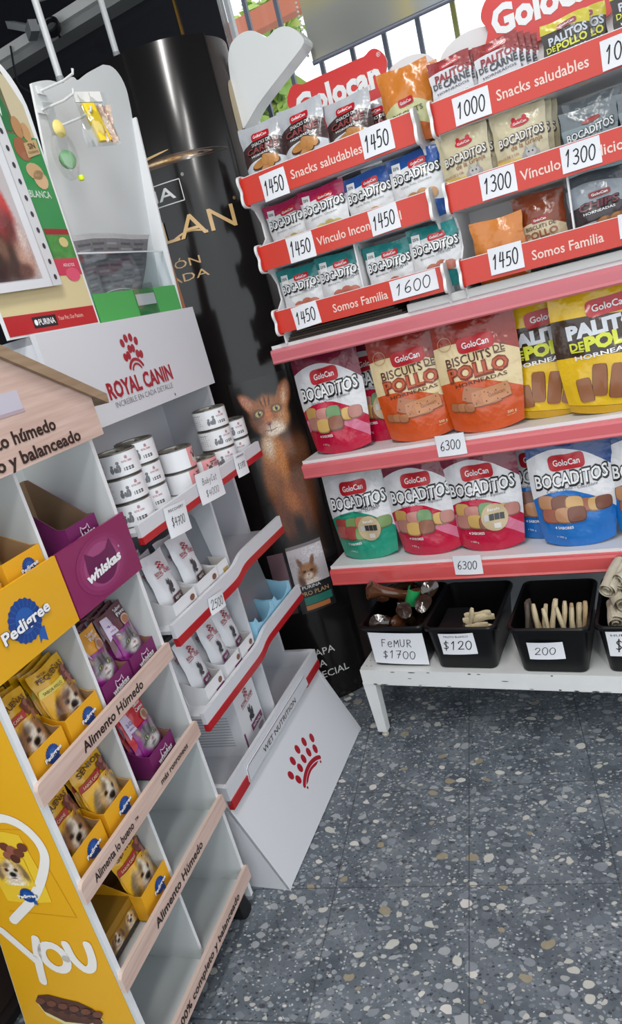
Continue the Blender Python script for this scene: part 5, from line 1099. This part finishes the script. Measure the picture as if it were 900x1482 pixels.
cathead(mb, lambda a, b, off: ME(.309 + (a - .309) * 1.32, b, off), .309, .898, .034, ink((100, 22, 76)), .0016); mb.text(ME, 'whiskas', .309, .896, .017, I_WHITE, .108, .045, .12, .0024, .05); mb.text(ME, '®', .366, .912, .004, I_WHITE, None, 0, 0, .002)
mb.build('purple_fascia', pd, False, 'purple fascia board with a dark cat head shape')
mb = MB(); mb.box(-.004, .205, -.006, 0, .844, .963, YEL); rosette(mb, ME, .098, .902, .033, .0006, False)
mb.text(ME, 'Pedigree', .0985, .8995, .018, ink((20, 50, 110)), .108, .06, 0, .0022, .05); mb.text(ME, 'Pedigree', .098, .900, .018, I_WHITE, .108, .03, 0, .0028, .05)
mb.build('yellow_fascia', pd, False, 'yellow fascia board with a blue rosette')
# gable header and roof
mb = MB(); apex = .205; zz = lambda x: 1.300 - .52 * abs(x - apex)
mb.prism([(-.02, 1.112), (.430, 1.112), (.430, 1.150), (.430, zz(.430)), (apex, zz(apex)), (-.02, zz(-.02))], lambda a, b, t: (a, t, b), -.014, -.004, WOODP); MG = flatmap((0, -.014, 0), (1, 0, 0), (0, 0, 1), (0, -1, 0))
mb.text(MG, 'Alimento húmedo', .190, 1.161, .020, TXB, .238, .03, 0, .0008); mb.text(MG, 'completo y balanceado', .198, 1.129, .020, TXB, .328, .03, 0, .0008)
mb.rect(MG, .130, .250, 1.199, 1.229, ink((196, 192, 206), .4), .0008, 2, 1); mb.rect(MG, .130, .252, 1.194, 1.200, ink((180, 160, 172), .4), .0006, 2, 1)
mb.build('gable_board', pd)
for s_ in (-1, 1):
    th = .020; x1 = apex + s_ * .262
    pr = [(apex, zz(apex) - .002), (x1, zz(x1) - .002), (x1 + s_ * .002, zz(x1) + th * .8), (apex, zz(apex) + th)]
    if s_ < 0: pr = pr[::-1]
    MB().prism(pr, lambda a, b, t: (a, t, b), -.022, .035, WOODB).build('roof_board', pd, False, None, .0015)
for x in (.012, PW - .042):
    for y in (.012, .21):
        mb = MB(); loft(mb, [[(x + .015 + a, y + .03 + b, z) for a, b in rrect(r_, r2, .01)] for r_, r2, z in ((.018, .036, 0), (.019, .037, .01), (.015, .030, .05))], mat('black_plastic_foot', (20, 20, 22), .45), True, True); mb.build('foot', pd, True)
tag(pd, 'pouch stand with wooden shelf lips, gabled roof and yellow printed side', 'stand')
# ---- cartons and pouches on it
def deco_ped(mb, M, W_, H): rosette(mb, M, W_ * .08, H * .55, H * .26, .0006)
def deco_whi(mb, M, W_, H): cathead(mb, M, W_ * .04, H * .52, H * .26, ink((92, 18, 76)), .0006); mb.ribbon(M, [(W_ * .04 - H * .24, H * .62), (W_ * .04 - H * .2, H * .80), (W_ * .04 - H * .09, H * .70), (W_ * .04 + H * .09, H * .70), (W_ * .04 + H * .2, H * .80), (W_ * .04 + H * .24, H * .62)], .0022, ink((226, 200, 220)), .0008); mb.text(M, 'whiskas', W_ * .04, H * .48, H * .22, I_WHITE, W_ * .60, .04, .1, .0012, .04)
YC, PC = (228, 166, 26), (112, 30, 92)
CART = {'y': lambda: carton(.088, .125, .056, .10, YC, (176, 140, 100), 'display_carton', deco_ped), 'p': lambda: carton(.088, .125, .050, .092, PC, (150, 112, 90), 'display_carton', deco_whi)}
def yellow_pouch(word, seed, senior=False):
    W_, H_ = .084, .135; mb = MB(); m = film('yellow_pouch_%s' % word, [(0, (228, 172, 24))], 0, 0)
    M = pouch_body(mb, W_, H_, .024, m, False, seed, 10, 14)
    mb.text(M, 'RAZAS', -.014, .127, .0045, DBROWN, .018, .0, 0, .001); mb.text(M, word, .002, .119, .0085, ink((84, 52, 20)), .066, .015, 0, .001)
    rd = ink((176, 44, 36)) if not seed == 9 else ink((226, 206, 90))
    mb.rect(M, -.040, .012, .088, .104, rd, .001, 4, 2, .006); mb.text(M, 'SABOR CARNE' if seed != 9 else 'SABOR POLLO', -.014, .097, .005, I_CREAM if seed != 9 else DBROWN, .038, .005, 0, .0016)
    for k in range(9): mb.ell(M, .020 + .009 * (k % 3), .106 - .010 * (k // 3) + .003 * (k % 2), .0075, .0065, ink([(112, 52, 44), (160, 96, 84), (92, 44, 38)][k % 3]), .0012 + .0001 * k, 8)
    dogface(mb, M, .004, .058, .056, .0014, (150, 104, 66) if not senior else (206, 170, 120)); rosette(mb, M, .004, .018, .012, .0016)
    return mb.build('food_pouch', None, True)
def purple_pouch(kind, seed):
    W_, H_ = .086, .135; mb = MB(); top = {'brown': (104, 60, 70), 'orange': (224, 160, 60), 'red': (196, 40, 52)}[kind]; m = film('purple_pouch_%s' % kind, [(0, (146, 36, 134)), (.62, top)], .9, .0)
    M = pouch_body(mb, W_, H_, .024, m, False, seed, 10, 14)
    mb.shape(M, [(-.036, .128), (-.016, .128), (-.012, .082), (-.028, .090), (-.038, .082)], ink((214, 200, 224)), .001, 3); mb.text(M, '2-12' if kind == 'red' else '+1', -.025, .110, .008, ink((120, 60, 130)), .015, .01, 0, .0018); mb.text(M, 'años', -.025, .100, .004, ink((120, 60, 130)), .012, .0, 0, .0018)
    mb.text(M, 'Sabor', .020, .125, .006, I_WHITE, .026, .01, 0, .001); mb.text(M, {'brown': 'Pavo', 'orange': 'Pollo', 'red': 'Carne'}[kind], .020, .116, .007, I_WHITE, .028, .015, 0, .001); mb.ell(M, .022, .098, .015, .012, ink((206, 176, 150)), .001, 14); mb.ell(M, .022, .099, .010, .008, ink((170, 110, 84)), .0014, 10)
    G1, G2, G3 = (146, 142, 144), (96, 90, 94), (214, 210, 208)
    cb = [(-.018, .080, .0075, .018, .30, G2, .3), (.026, .080, .0075, .018, -.30, G2, .3), (-.018, .079, .004, .012, .3, (190, 150, 146), .5), (.026, .079, .004, .012, -.3, (190, 150, 146), .5), (.004, .060, .029, .026, 0, G1, .2), (.004, .074, .012, .012, 0, G2, .8), (-.002, .076, .002, .010, .1, (60, 56, 60), .6), (.010, .076, .002, .010, -.1, (60, 56, 60), .6), (-.018, .058, .009, .003, .3, G2, .7), (.026, .058, .009, .003, -.3, G2, .7), (.004, .050, .016, .011, 0, G3, .5), (.004, .041, .012, .006, 0, G3, .6),
          (-.008, .064, .0066, .0052, .1, (40, 36, 38), .4), (.016, .064, .0066, .0052, -.1, (40, 36, 38), .4), (-.008, .064, .0046, .0038, .1, (190, 200, 140), .3), (.016, .064, .0046, .0038, -.1, (190, 200, 140), .3), (-.008, .064, .0018, .0032, 0, (10, 10, 10), .4), (.016, .064, .0018, .0032, 0, (10, 10, 10), .4), (.004, .0545, .0036, .0024, 0, (170, 100, 100), .4), (.004, .048, .0008, .004, 0, (80, 70, 74), .6), (.004, .045, .008, .0012, 0, (80, 70, 74), .6)]
    mb.picture(M, -.032, .038, .034, .092, 34, 30, (146, 36, 134), cb, .0012, .10, 5)
    mb.text(M, 'whiskas', .002, .022, .013, I_WHITE, .066, .04, .1, .001, .04); return mb.build('food_pouch', None, True)
kY = lambda: kit('cy', CART['y']); kP = lambda: kit('cp', CART['p'])
PL = [ # carton: fn, x, z, label, pouches [(kit key, builder, dy, lean, dx)], where
    (kY, .060, .651, 'yellow carton with rosette at the left of the top lipped shelf', [('PEQ', 0), ('PEQ', 1), ('PEQ', 2)], 'left yellow carton, top lipped shelf'),
    (kY, .158, .651, 'yellow carton with rosette beside the divider on the top lipped shelf', [('PEQ9', 0), ('PEQ9', 1), ('PEQ9', 2), ('PEQ9', 3)], 'yellow carton beside the divider, top lipped shelf'),
    (kP, .262, .651, 'left purple carton with cat head on the top lipped shelf', [('ora', 0), ('bro', 1)], 'left purple carton, top lipped shelf'),
    (kP, .356, .651, 'right purple carton with cat head on the top lipped shelf', [('bro', 0), ('bro', 1), ('bro', 2)], 'right purple carton, top lipped shelf'),
    (kY, .060, .463, 'yellow carton at the left of the second lipped shelf', [('PEQ', 0), ('PEQ', 1)], 'left yellow carton, second lipped shelf'),
    (kY, .158, .463, 'yellow carton of senior pouches on the second lipped shelf', [('SEN', 0), ('SEN', 1)], 'senior yellow carton, second lipped shelf'),
    (kP, .310, .463, 'purple carton alone in the right of the second lipped shelf', [('red', 0), ('red', 1), ('red', 2)], 'lone purple carton, second lipped shelf'),
    (kY, .164, .274, 'yellow carton alone on the third lipped shelf', [('SEN', 0)], 'lone yellow carton, third lipped shelf')]
PB = {'PEQ': lambda: yellow_pouch('PEQUEÑAS', 4), 'PEQ9': lambda: yellow_pouch('PEQUEÑAS', 9), 'SEN': lambda: yellow_pouch('SENIOR', 6, True), 'ora': lambda: purple_pouch('orange', 3), 'bro': lambda: purple_pouch('brown', 5), 'red': lambda: purple_pouch('red', 7)}
desc = {'PEQ': 'red striped yellow pouch', 'PEQ9': 'pale striped yellow pouch', 'SEN': 'yellow senior pouch', 'ora': 'purple and orange pouch', 'bro': 'purple and brown pouch', 'red': 'purple and red pouch'}
first = set()
for kf, x, z, lab, ps, where in PL:
    c = kf(); PD.put(c, x, .016, z + .0035); tag(c, lab, 'carton', 'printed cartons on the pouch stand')
    for key, i in ps:
        o = kit('pp' + key, PB[key]); PD.put(o, x + .003 * (i % 2), .034 + .020 * i, z + .008, .04 * (i % 2), .20 - .02 * i)
        tag(o, ['foremost', 'second', 'third', 'fourth'][i] + ' ' + desc[key] + ' in the ' + where, 'food pouch', 'pouches on the wooden lipped stand')
c = carton(.088, .125, .052, .135, PC, (132, 108, 84), 'display_carton', deco_whi); PD.put(c, .318, .016, .9325); tag(c, 'tall empty purple carton with torn brown inside above the purple board', 'carton')
c = kY(); PD.put(c, .160, .016, .9325); tag(c, 'yellow carton with rosette above the yellow board', 'carton', 'printed cartons on the pouch stand')
c = kY(); PD.put(c, .058, .016, .9325); tag(c, 'yellow carton cut by the left photo edge above the yellow board', 'carton', 'printed cartons on the pouch stand')
o = kit('ppSEN', PB['SEN']); PD.put(o, .106, .040, .9405, 0, .14); tag(o, 'yellow pouch leaning between the cartons above the yellow board', 'food pouch', 'pouches on the wooden lipped stand')
# the long low carton lying on the third shelf
mb = MB(); mb.box(0, .11, 0, .11, 0, .058, mat('dark_yellow_carton', (150, 110, 30), .5)); M = flatmap((0, 0, 0), (1, 0, 0), (0, 0, 1), (0, -1, 0)); dogface(mb, M, .05, .026, .026, .0006, (150, 104, 66), (150, 110, 30)); mb.rect(M, 0, .11, .0, .008, ink((40, 32, 28)), .0006, 2, 1); dogface(mb, M, .09, .026, .026, .0006, (206, 170, 120), (150, 110, 30))
o = mb.build('flat_carton'); PD.put(o, .012, .040, .2775); tag(o, 'flat dark yellow carton lying at the left of the third lipped shelf', 'carton')

q = empty('dark_cabinet'); PD.put(q, -.35, .42, 0); mb = MB(); DKW = mat('dark_brown_wood', (44, 32, 28), .5, vary=.2, vscale=6); mb.box(0, .68, 0, .4, .04, .86, DKW); mb.build('cabinet_body', q); mb = MB(); mb.box(-.005, .685, -.008, .408, .86, .88, DKW); mb.build('cabinet_top', q); mb = MB(); mb.box(.01, .67, .02, .38, 0, .04, mat('black_plinth', (22, 20, 20), .6)); mb.build('plinth', q); mb = MB(); mb.box(.02, .66, -.012, 0, .08, .82, DKW); mb.build('door', q)
tag(q, 'dark brown cabinet standing behind the yellow printed stand at bottom left', 'cabinet')

# ================================================================== BOARDS ON TOP OF THE WHITE STAND
# poster board with a photo sleeve
pb = empty('poster_board'); RC.put(pb, -.04, .172, 1.3158); PBW, PBH = .268, .525
BRD = mat('white_foam_board', (226, 228, 230), .45)
pts = [(0, 0), (PBW, 0), (PBW, PBH - .11)] + [(PBW - .11 + .11 * cos(a), PBH - .11 + .11 * sin(a)) for a in [pi / 2 * k / 10 for k in range(1, 11)]] + [(0, PBH)]
mb = MB(); mb.prism(pts, lambda a, b, t: (a, t, b), 0, .009, BRD); MP = flatmap((0, 0, 0), (1, 0, 0), (0, 0, 1), (0, -1, 0))
GRN = ink((42, 138, 74)); q_ = [(0, .135), (PBW - .006, .135), (PBW - .006, .365), (0, .365)]
mb.rect(MP, 0, PBW - .006, .130, .370, GRN, .0006, 4, 4); mb.shape(MP, [(0, .37), (PBW - .012, .37), (PBW - .014, .43), (PBW - .05, .49), (PBW - .10, .515), (0, .52)], mat('leafy_print', (96, 98, 70), .4, vary=.6, vscale=22, coat=.3), .0006, 3); mb.shape(MP, [(PBW - .058, .37), (PBW - .012, .37), (PBW - .014, .43), (PBW - .04, .475), (PBW - .065, .49)], ink((196, 184, 152)), .0009, 2)
mb.rect(MP, 0, PBW - .006, .038, .132, ink((212, 198, 152)), .0006, 4, 2); mb.rect(MP, 0, PBW - .006, .004, .040, ink((178, 28, 34)), .0008, 4, 1)
for k in range(8): mb.shape(MP, [(.01 + .031 * k, .122), (.041 + .031 * k, .122), (.026 + .031 * k, .106)], ink([(150, 170, 40), (190, 180, 50), (206, 150, 50), (210, 110, 60), (214, 120, 70), (206, 90, 70), (220, 100, 110), (220, 90, 120)][k]), .0010, 1)
mb.rect(MP, .07, .137, .012, .033, I_BLACK, .0012, 2, 1); mb.text(MP, 'PURINA', .108, .0225, .011, I_WHITE, .046, .015, 0, .0016); mb.ell(MP, .078, .0225, .005, .006, I_WHITE, .0016, 8); mb.text(MP, 'Your Pet, Our Passion.', .182, .0245, .008, ink((240, 200, 190)), .078, 0, 0, .0012)
mb.shape(MP, [(.10, .375), (.196, .375), (.202, .41), (.192, .445), (.10, .43)], ink((30, 110, 60)), .0011, 2); mb.text(MP, 'NOW', .158, .41, .022, ink((214, 226, 220)), .06, .02, 0, .0016, .1)
for (x, y, rx, ry, c) in ((.214, .385, .014, .020, (176, 130, 84)), (.235, .378, .012, .018, (190, 146, 100)), (.208, .345, .022, .022, (150, 90, 60)), (.222, .305, .024, .016, (196, 160, 118)), (.232, .29, .020, .018, (206, 170, 130))): mb.ell(MP, x, y, rx, ry, ink(c), .0014, 14)
mb.rect(MP, .216, .256, .335, .362, ink((190, 160, 116)), .0020, 2, 2, 0, .012); mb.text(MP, 'SIN', .236, .353, .010, DBROWN, .02, .015, 0, .0026, .2); mb.text(MP, 'COLORANTES', .236, .342, .004, DBROWN, .032, 0, 0, .0026, .2)
mb.text(MP, 'BLANCA', .215, .262, .013, ink((206, 222, 210)), .062, .01, 0, .0012)
mb.rect(MP, .19, PBW - .006, .185, .196, ink((150, 36, 44)), .0012, 2, 1); mb.rect(MP, .19, PBW - .006, .135, .186, mat('green_pack_print', (72, 138, 66), .4, vary=.6, vscale=60), .0011, 2, 2); mb.rect(MP, .18, PBW - .006, .105, .138, ink((196, 60, 84)), .0013, 2, 1); mb.ell(MP, .232, .106, .022, .014, ink((216, 84, 112)), .0016, 14)
mb.text(MP, 'ADULTOS', .228, .125, .006, I_WHITE, .035, 0, 0, .0018); mb.ell(MP, .236, .170, .014, .010, ink((206, 190, 130)), .0016, 10)
mb.build('printed_board', pb); tag(pb, 'printed green and cream poster board with a rounded corner, on the white stand', 'poster board')
ps = empty('photo_sleeve'); RC.put(ps, -.05, .160, 1.395, 0, 0, radians(-2.0)); mb = MB(); mb.box(0, .185, 0, .0016, 0, .33, mat('sleeve_paper', (216, 219, 224), .25, coat=.4)); MF = flatmap((0, 0, 0), (1, 0, 0), (0, 0, 1), (0, -1, 0)); mb.rect(MF, .158, .185, .0, .33, ink((206, 208, 212)), .0004, 1, 4)
for k in range(11): mb.ell(MF, .172, .016 + .0295 * k, .0042, .0055, ink((50, 52, 60)), .0010, 10)
mb.ribbon(MF, [(.157, .002), (.157, .33)], .0015, ink((170, 172, 178)), .0008)
mb.build('sleeve', ps)
mb = MB(); mb.picture(MF, .0, .135, .018, .225, 48, 70, (186, 180, 182), [(.02, .20, .04, .05, 0, (200, 196, 198), .7), (.02, .14, .03, .09, 0, (120, 92, 84), .6), (.062, .185, .024, .030, 0, (188, 146, 130), .4), (.062, .208, .030, .020, 0, (110, 80, 66), .5), (.055, .13, .036, .045, 0, (150, 90, 84), .5), (.10, .150, .014, .060, .2, (186, 60, 58), .45), (.07, .105, .040, .045, 0, (130, 44, 46), .5), (.055, .115, .010, .03, .3, (60, 34, 34), .6), (.105, .09, .02, .04, .2, (96, 40, 40), .6), (.03, .055, .034, .045, .2, (38, 28, 28), .4), (.075, .05, .030, .040, 0, (58, 40, 34), .45), (.060, .075, .012, .02, 0, (110, 80, 66), .6), (.110, .055, .020, .034, .2, (178, 140, 124), .5), (.10, .032, .018, .014, 0, (96, 62, 54), .5), (.120, .090, .012, .03, 0, (206, 186, 180), .7)], .0010, .08, 8)
mb.build('photo_print', ps); tag(ps, 'white plastic sleeve holding a red and brown photo, on the poster board', 'photo sleeve')
# wavy topped dispenser board
db = empty('leaflet_dispenser'); RC.put(db, .232, .172, 1.3158); LEAN = -.170; DD = .055
DM = lambda a, b, off: (a, DD + LEAN * b - off, b); DW = .348
prof = [(0, 0), (DW, 0), (DW - .004, .47)] + [(DW - .064 + .058 * cos(a), .49 + .058 * sin(a)) for a in [pi / 2 * k / 8 for k in range(9)]] + smooth_path([(DW - .09, .545), (.20, .520), (.155, .497), (.142, .500), (.125, .496), (.10, .482), (.06, .480), (.03, .474), (0, .465)], 3)
mb = MB(); mb.prism(prof, lambda a, b, t: DM(a, b, -t), -.0, .006, mat('grey_white_board', (212, 217, 218), .4), EDGE); mb.build('back_board', db)
mb = MB(); mb.prism([(0, 0), (DD, 0), (DD + LEAN * .45, .45), (-.062 * .45 - .004, .45)], lambda a, b, t: (t, a, b), DW - .006, DW, EDGE); mb.build('side_wing', db)
mb = MB(); mb.box(.0, DW - .007, -.002, .001, .0, .062, mat('green_card', (72, 164, 82), .4)); mb.box(.0, DW - .007, .001, DD, 0, .003, mat('green_card', (72, 164, 82), .4)); mb.build('green_front', db)
MB().box(.003, DW - .008, .002, .004, .003, .148, clear_mat('clear_acrylic', (.92, .95, .96), .10, .05)).build('acrylic_pocket', db); MB().box(.002, DW - .008, .001, .005, .146, .1495, mat('acrylic_edge', (214, 220, 224), .2, coat=.4)).build('acrylic_edge', db)
mb = MB(); mb.box(.150, .232, -.006, -.0025, .0, .074, clear_mat('card_holder_plastic', (.84, .88, .88), .15, .1)); mb.box(.152, .230, -.005, -.0035, .024, .050, mat('label_paper', (206, 210, 214), .5)); mb.build('label_holder', db)
MB().box(DW, DW + .018, .0, .04, .0, .14, mat('brown_cardboard', (160, 106, 70), .7)).build('cardboard_edge', db)
WIRE = mat('white_wire', (222, 224, 226), .3)
for (x, z) in ((.012, .420), (.060, .398), (.022, .455)):
    y0 = DD + LEAN * z; mb = MB(); mb.tube([(x, y0, z), (x, y0 - .060, z - .002), (x, y0 - .085, z + .002), (x, y0 - .088, z + .010)], .0026, WIRE, 8); mb.box(x - .012, x + .012, y0 - .003, y0, z - .007, z + .007, WIRE); mb.build('wire_hook', db)
tag(db, 'greyish white wavy topped dispenser with green front, beside the black column', 'dispenser')
# newspapers
NEWS = mat('newsprint', (176, 176, 178), .8, vary=.12, vscale=60); NEWD = mat('printed_newsprint', (112, 112, 116), .8, vary=.35, vscale=70)
def newspaper(seed):
    mb = MB(); h = .150; rnd = random.Random(seed); xr = lambda z: .190 + .145 * (z / h) + .01 * sin(z * 40 + seed)
    for k in range(5):
        t = .0024 * k; top = h - .0022 * (4 - k)
        sec = [(t, 0), (t, h * .5), (t, top - .010), (.003 + t * .5, top - .003), (.010, top), (.020, top - .004), (.026 - t, top - .014), (.027 - t, h * .5), (.027 - t, 0)]
        n = len(sec); v = []
        for a in (0, .25, .5, .75, 1): v += [(a * xr(z) + .002 * k * (a - .5), y, z + .008 * a + .004 * sin(a * 5)) for y, z in sec]
        mb.add(v, [(q * n + i, q * n + i + 1, (q + 1) * n + i + 1, (q + 1) * n + i) for q in range(4) for i in range(n - 1)], NEWD if k == 0 else NEWS)
    M = lambda a, b, off: (a * xr(b) / .335, -off, b + .008 * a / .335 + .004 * sin(a / .335 * 5))
    for c in range(5):
        for r in range(11): mb.rect(M, .008 + .064 * c, .008 + .064 * c + rnd.uniform(.04, .056), .006 + .0118 * r, .011 + .0118 * r, ink((84, 84, 88) if (r + c) % 3 else (140, 140, 144), .8), .0006, 1, 1)
    return mb.build('newspaper')
for i, lab in enumerate(('front folded grey newspaper in the dispenser pocket', 'middle folded grey newspaper in the dispenser pocket', 'rear folded grey newspaper in the dispenser pocket')):
    o = newspaper(i); RC.put(o, .242 + .006 * i, .1795 + .0145 * i, 1.352 + .006 * i, 0, .0); o.scale = (.92, .5, 1); tag(o, lab, 'newspaper', 'newspapers in the dispenser')
mb = MB(); mb.grid(lambda a, b: (.20 * a, -.012 * b * b, .03 + .014 * b + .010 * sin(a * 3)), 8, 4, mat('folded_leaflet', (226, 226, 228), .5)); o = mb.build('leaflet'); RC.put(o, .27, .190, 1.330); o.scale = (.75, 1, 1); tag(o, 'white curled leaflet edge lying in front of the newspapers', 'leaflet'); md = o.modifiers.new('thick', 'SOLIDIFY'); md.thickness = .0012
# things hanging on the hooks
CLB = clear_mat('clear_bag_film', (.94, .95, .95), .16, .12)
q = empty('hanging_toy'); RC.put(q, .308, .078, 1.652, -.5); q.scale = (.85, .85, .74)
mb = MB(); mb.grid(lambda a, b: ((a - .5) * .085 * (1 + .1 * sin(b * 7)), -.014 * sin(pi * a) * sin(pi * min(1, b * 1.1)) + .003 * sin(a * 17 + b * 9), b * .135), 12, 12, CLB); mb.grid(lambda a, b: ((a - .5) * .085, .010 * sin(pi * a) * sin(pi * b), b * .135), 8, 8, CLB); mb.build('clear_bag', q, True)
mb = MB(); mb.box(-.04, .03, -.002, .002, .112, .138, mat('white_header_card', (216, 216, 212), .5)); mb.build('header_card', q)
mb = MB(); loft(mb, [[(-.012 + a + .018 * (1 - t), b * .7, .012 + t * .095) for a, b in rrect(.016, .013, .006)] for t in (0, .05, .5, .95, 1)], mat('yellow_toy', (236, 204, 20), .4, coat=.3), True, True); mb.build('yellow_toy', q, True)
mb = MB(); mb.grid(lambda a, b: (.004 + a * .036, -.008 - .006 * sin(a * 9 + b * 5), .006 + b * .095), 8, 8, mat('silver_foil_label', (200, 176, 160), .2, .5, bump=.4, bscale=60)); mb.build('foil_label', q, True)
tag(q, 'clear bag with a yellow toy hanging from a wire hook', 'hanging toy')
q = empty('hanging_toy'); RC.put(q, .236, .132, 1.592, -.3); q.scale = (.85, .85, .85)
mb = MB(); lo = [[(.030 * sx * cos(2 * pi * k / 20), -d, .058 + .055 * sx * sin(2 * pi * k / 20)) for k in range(20)] for sx, d in ((1, 0), (.98, .012), (.8, .022), (.3, .025))]; loft(mb, lo, CLB, False, True); mb.build('blister', q, True); MB().box(-.012, .016, -.0012, .0012, .104, .176, CLB).build('hang_tab', q)
mb = MB(); loft(mb, [[(.022 * s_ * cos(2 * pi * k / 16), -.004 - .010 * s_ * 0 - dz, .048 + .022 * s_ * sin(2 * pi * k / 16)) for k in range(16)] for s_, dz in ((.3, -.004), (.9, 0), (1, .006), (.9, .012), (.3, .016))], mat('green_ball', (110, 170, 110), .4), True, True); mb.build('green_ball', q, True)
mb = MB(); loft(mb, [[(.004 + .016 * s_ * cos(2 * pi * k / 16), -.004 - dz, .084 + .020 * s_ * sin(2 * pi * k / 16)) for k in range(16)] for s_, dz in ((.3, -.004), (1, .006), (.3, .014))], mat('pale_yellow_ball', (224, 206, 120), .4), True, True); mb.build('pale_ball', q, True)
mb = MB(); mb.lathe([(0, 0), (.006, .001), (.008, .006), (.006, .012), (0, .013)], mat('lime_bead', (216, 240, 30), .4), 14, .020, -.012); mb.build('lime_bead', q, True); q.children[-1].location = (0, 0, .032)
tag(q, 'clear oval blister with green and yellow balls hanging below a hook', 'hanging toy')

# ================================================================== WINDOW BANNER AND HEART BOARD
hp = [(-0.953, 1.936), (-0.937, 1.953), (-0.913, 1.961), (-0.888, 1.961), (-0.862, 1.951), (-0.835, 1.926), (-0.808, 1.933), (-0.785, 1.932), (-0.762, 1.922), (-0.742, 1.900), (-0.736, 1.876), (-0.783, 1.850), (-0.849, 1.818), (-0.908, 1.788), (-0.955, 1.756), (-0.972, 1.752), (-0.977, 1.80), (-0.97, 1.866), (-.963, 1.91)]
mb = MB(); mb.prism(smooth_path(hp, 3, True), lambda a, b, t: (a + .85, t, b - 1.85), 0, .055, mat('white_glossy_board', (236, 239, 239), .25, coat=.4)); o = mb.build('heart_board', None, False, None, .003); o.location = (-.85, 1.9, 1.85)
tag(o, 'thick white lobed board standing at the window above the grey bags', 'heart board')
mb = MB(); bmat = bpy.data.materials.new('blurred_scene_print'); bmat.use_nodes = True; nt = bmat.node_tree; b = nt.nodes['Principled BSDF']; b.inputs['Roughness'].default_value = .3; b.inputs['Coat Weight'].default_value = .3
tc = nt.nodes.new('ShaderNodeTexCoord'); n = nt.nodes.new('ShaderNodeTexNoise'); n.inputs['Scale'].default_value = 4.2; n.inputs['Detail'].default_value = 2; nt.links.new(tc.outputs['Object'], n.inputs['Vector']); cr = nt.nodes.new('ShaderNodeValToRGB'); e = cr.color_ramp.elements
e[0].position = .25; e[0].color = rgb((112, 116, 114)); e[1].position = .8; e[1].color = rgb((158, 170, 182)); n.inputs['Detail'].default_value = 0
for p_, c_ in ((.45, (140, 142, 136)), (.58, (176, 168, 126)), (.66, (160, 162, 152))): x = e.new(p_); x.color = rgb(c_)
nt.links.new(n.outputs['Fac'], cr.inputs[0]); nt.links.new(cr.outputs[0], b.inputs['Base Color'])
q = empty('window_banner', (-.753, 1.98, 1.848))
mb.grid(lambda a, b: (a * .95, .004 * sin(a * 9), b * .75), 24, 6, bmat); mb.grid(lambda a, b: (a * .95, .002 + .004 * sin(a * 9), b * .75), 24, 6, mat('banner_back', (190, 190, 186), .6), flip=True); mb.build('printed_sheet', q, True)
MB().tube([(0, 0, .0), (.95, 0, .0)], .006, mat('banner_bar', (120, 126, 140), .35, .3), 10).build('bottom_bar', q, True)
for k in range(30):
    mb = MB(); mb.lathe([(0, -.0035), (.003, -.002), (.0035, 0), (.003, .002), (0, .0035)], mat('chain_bead', (210, 206, 196), .3), 8)
    if k == 0: bead = mb.build('chain_bead', q, True)
    else: bead = bead.copy(); COL.objects.link(bead)
    bead.location = (-.008, -.006, .02 + .0105 * k)
tag(q, 'large glossy printed window banner with beaded chain, hanging at the top', 'banner')
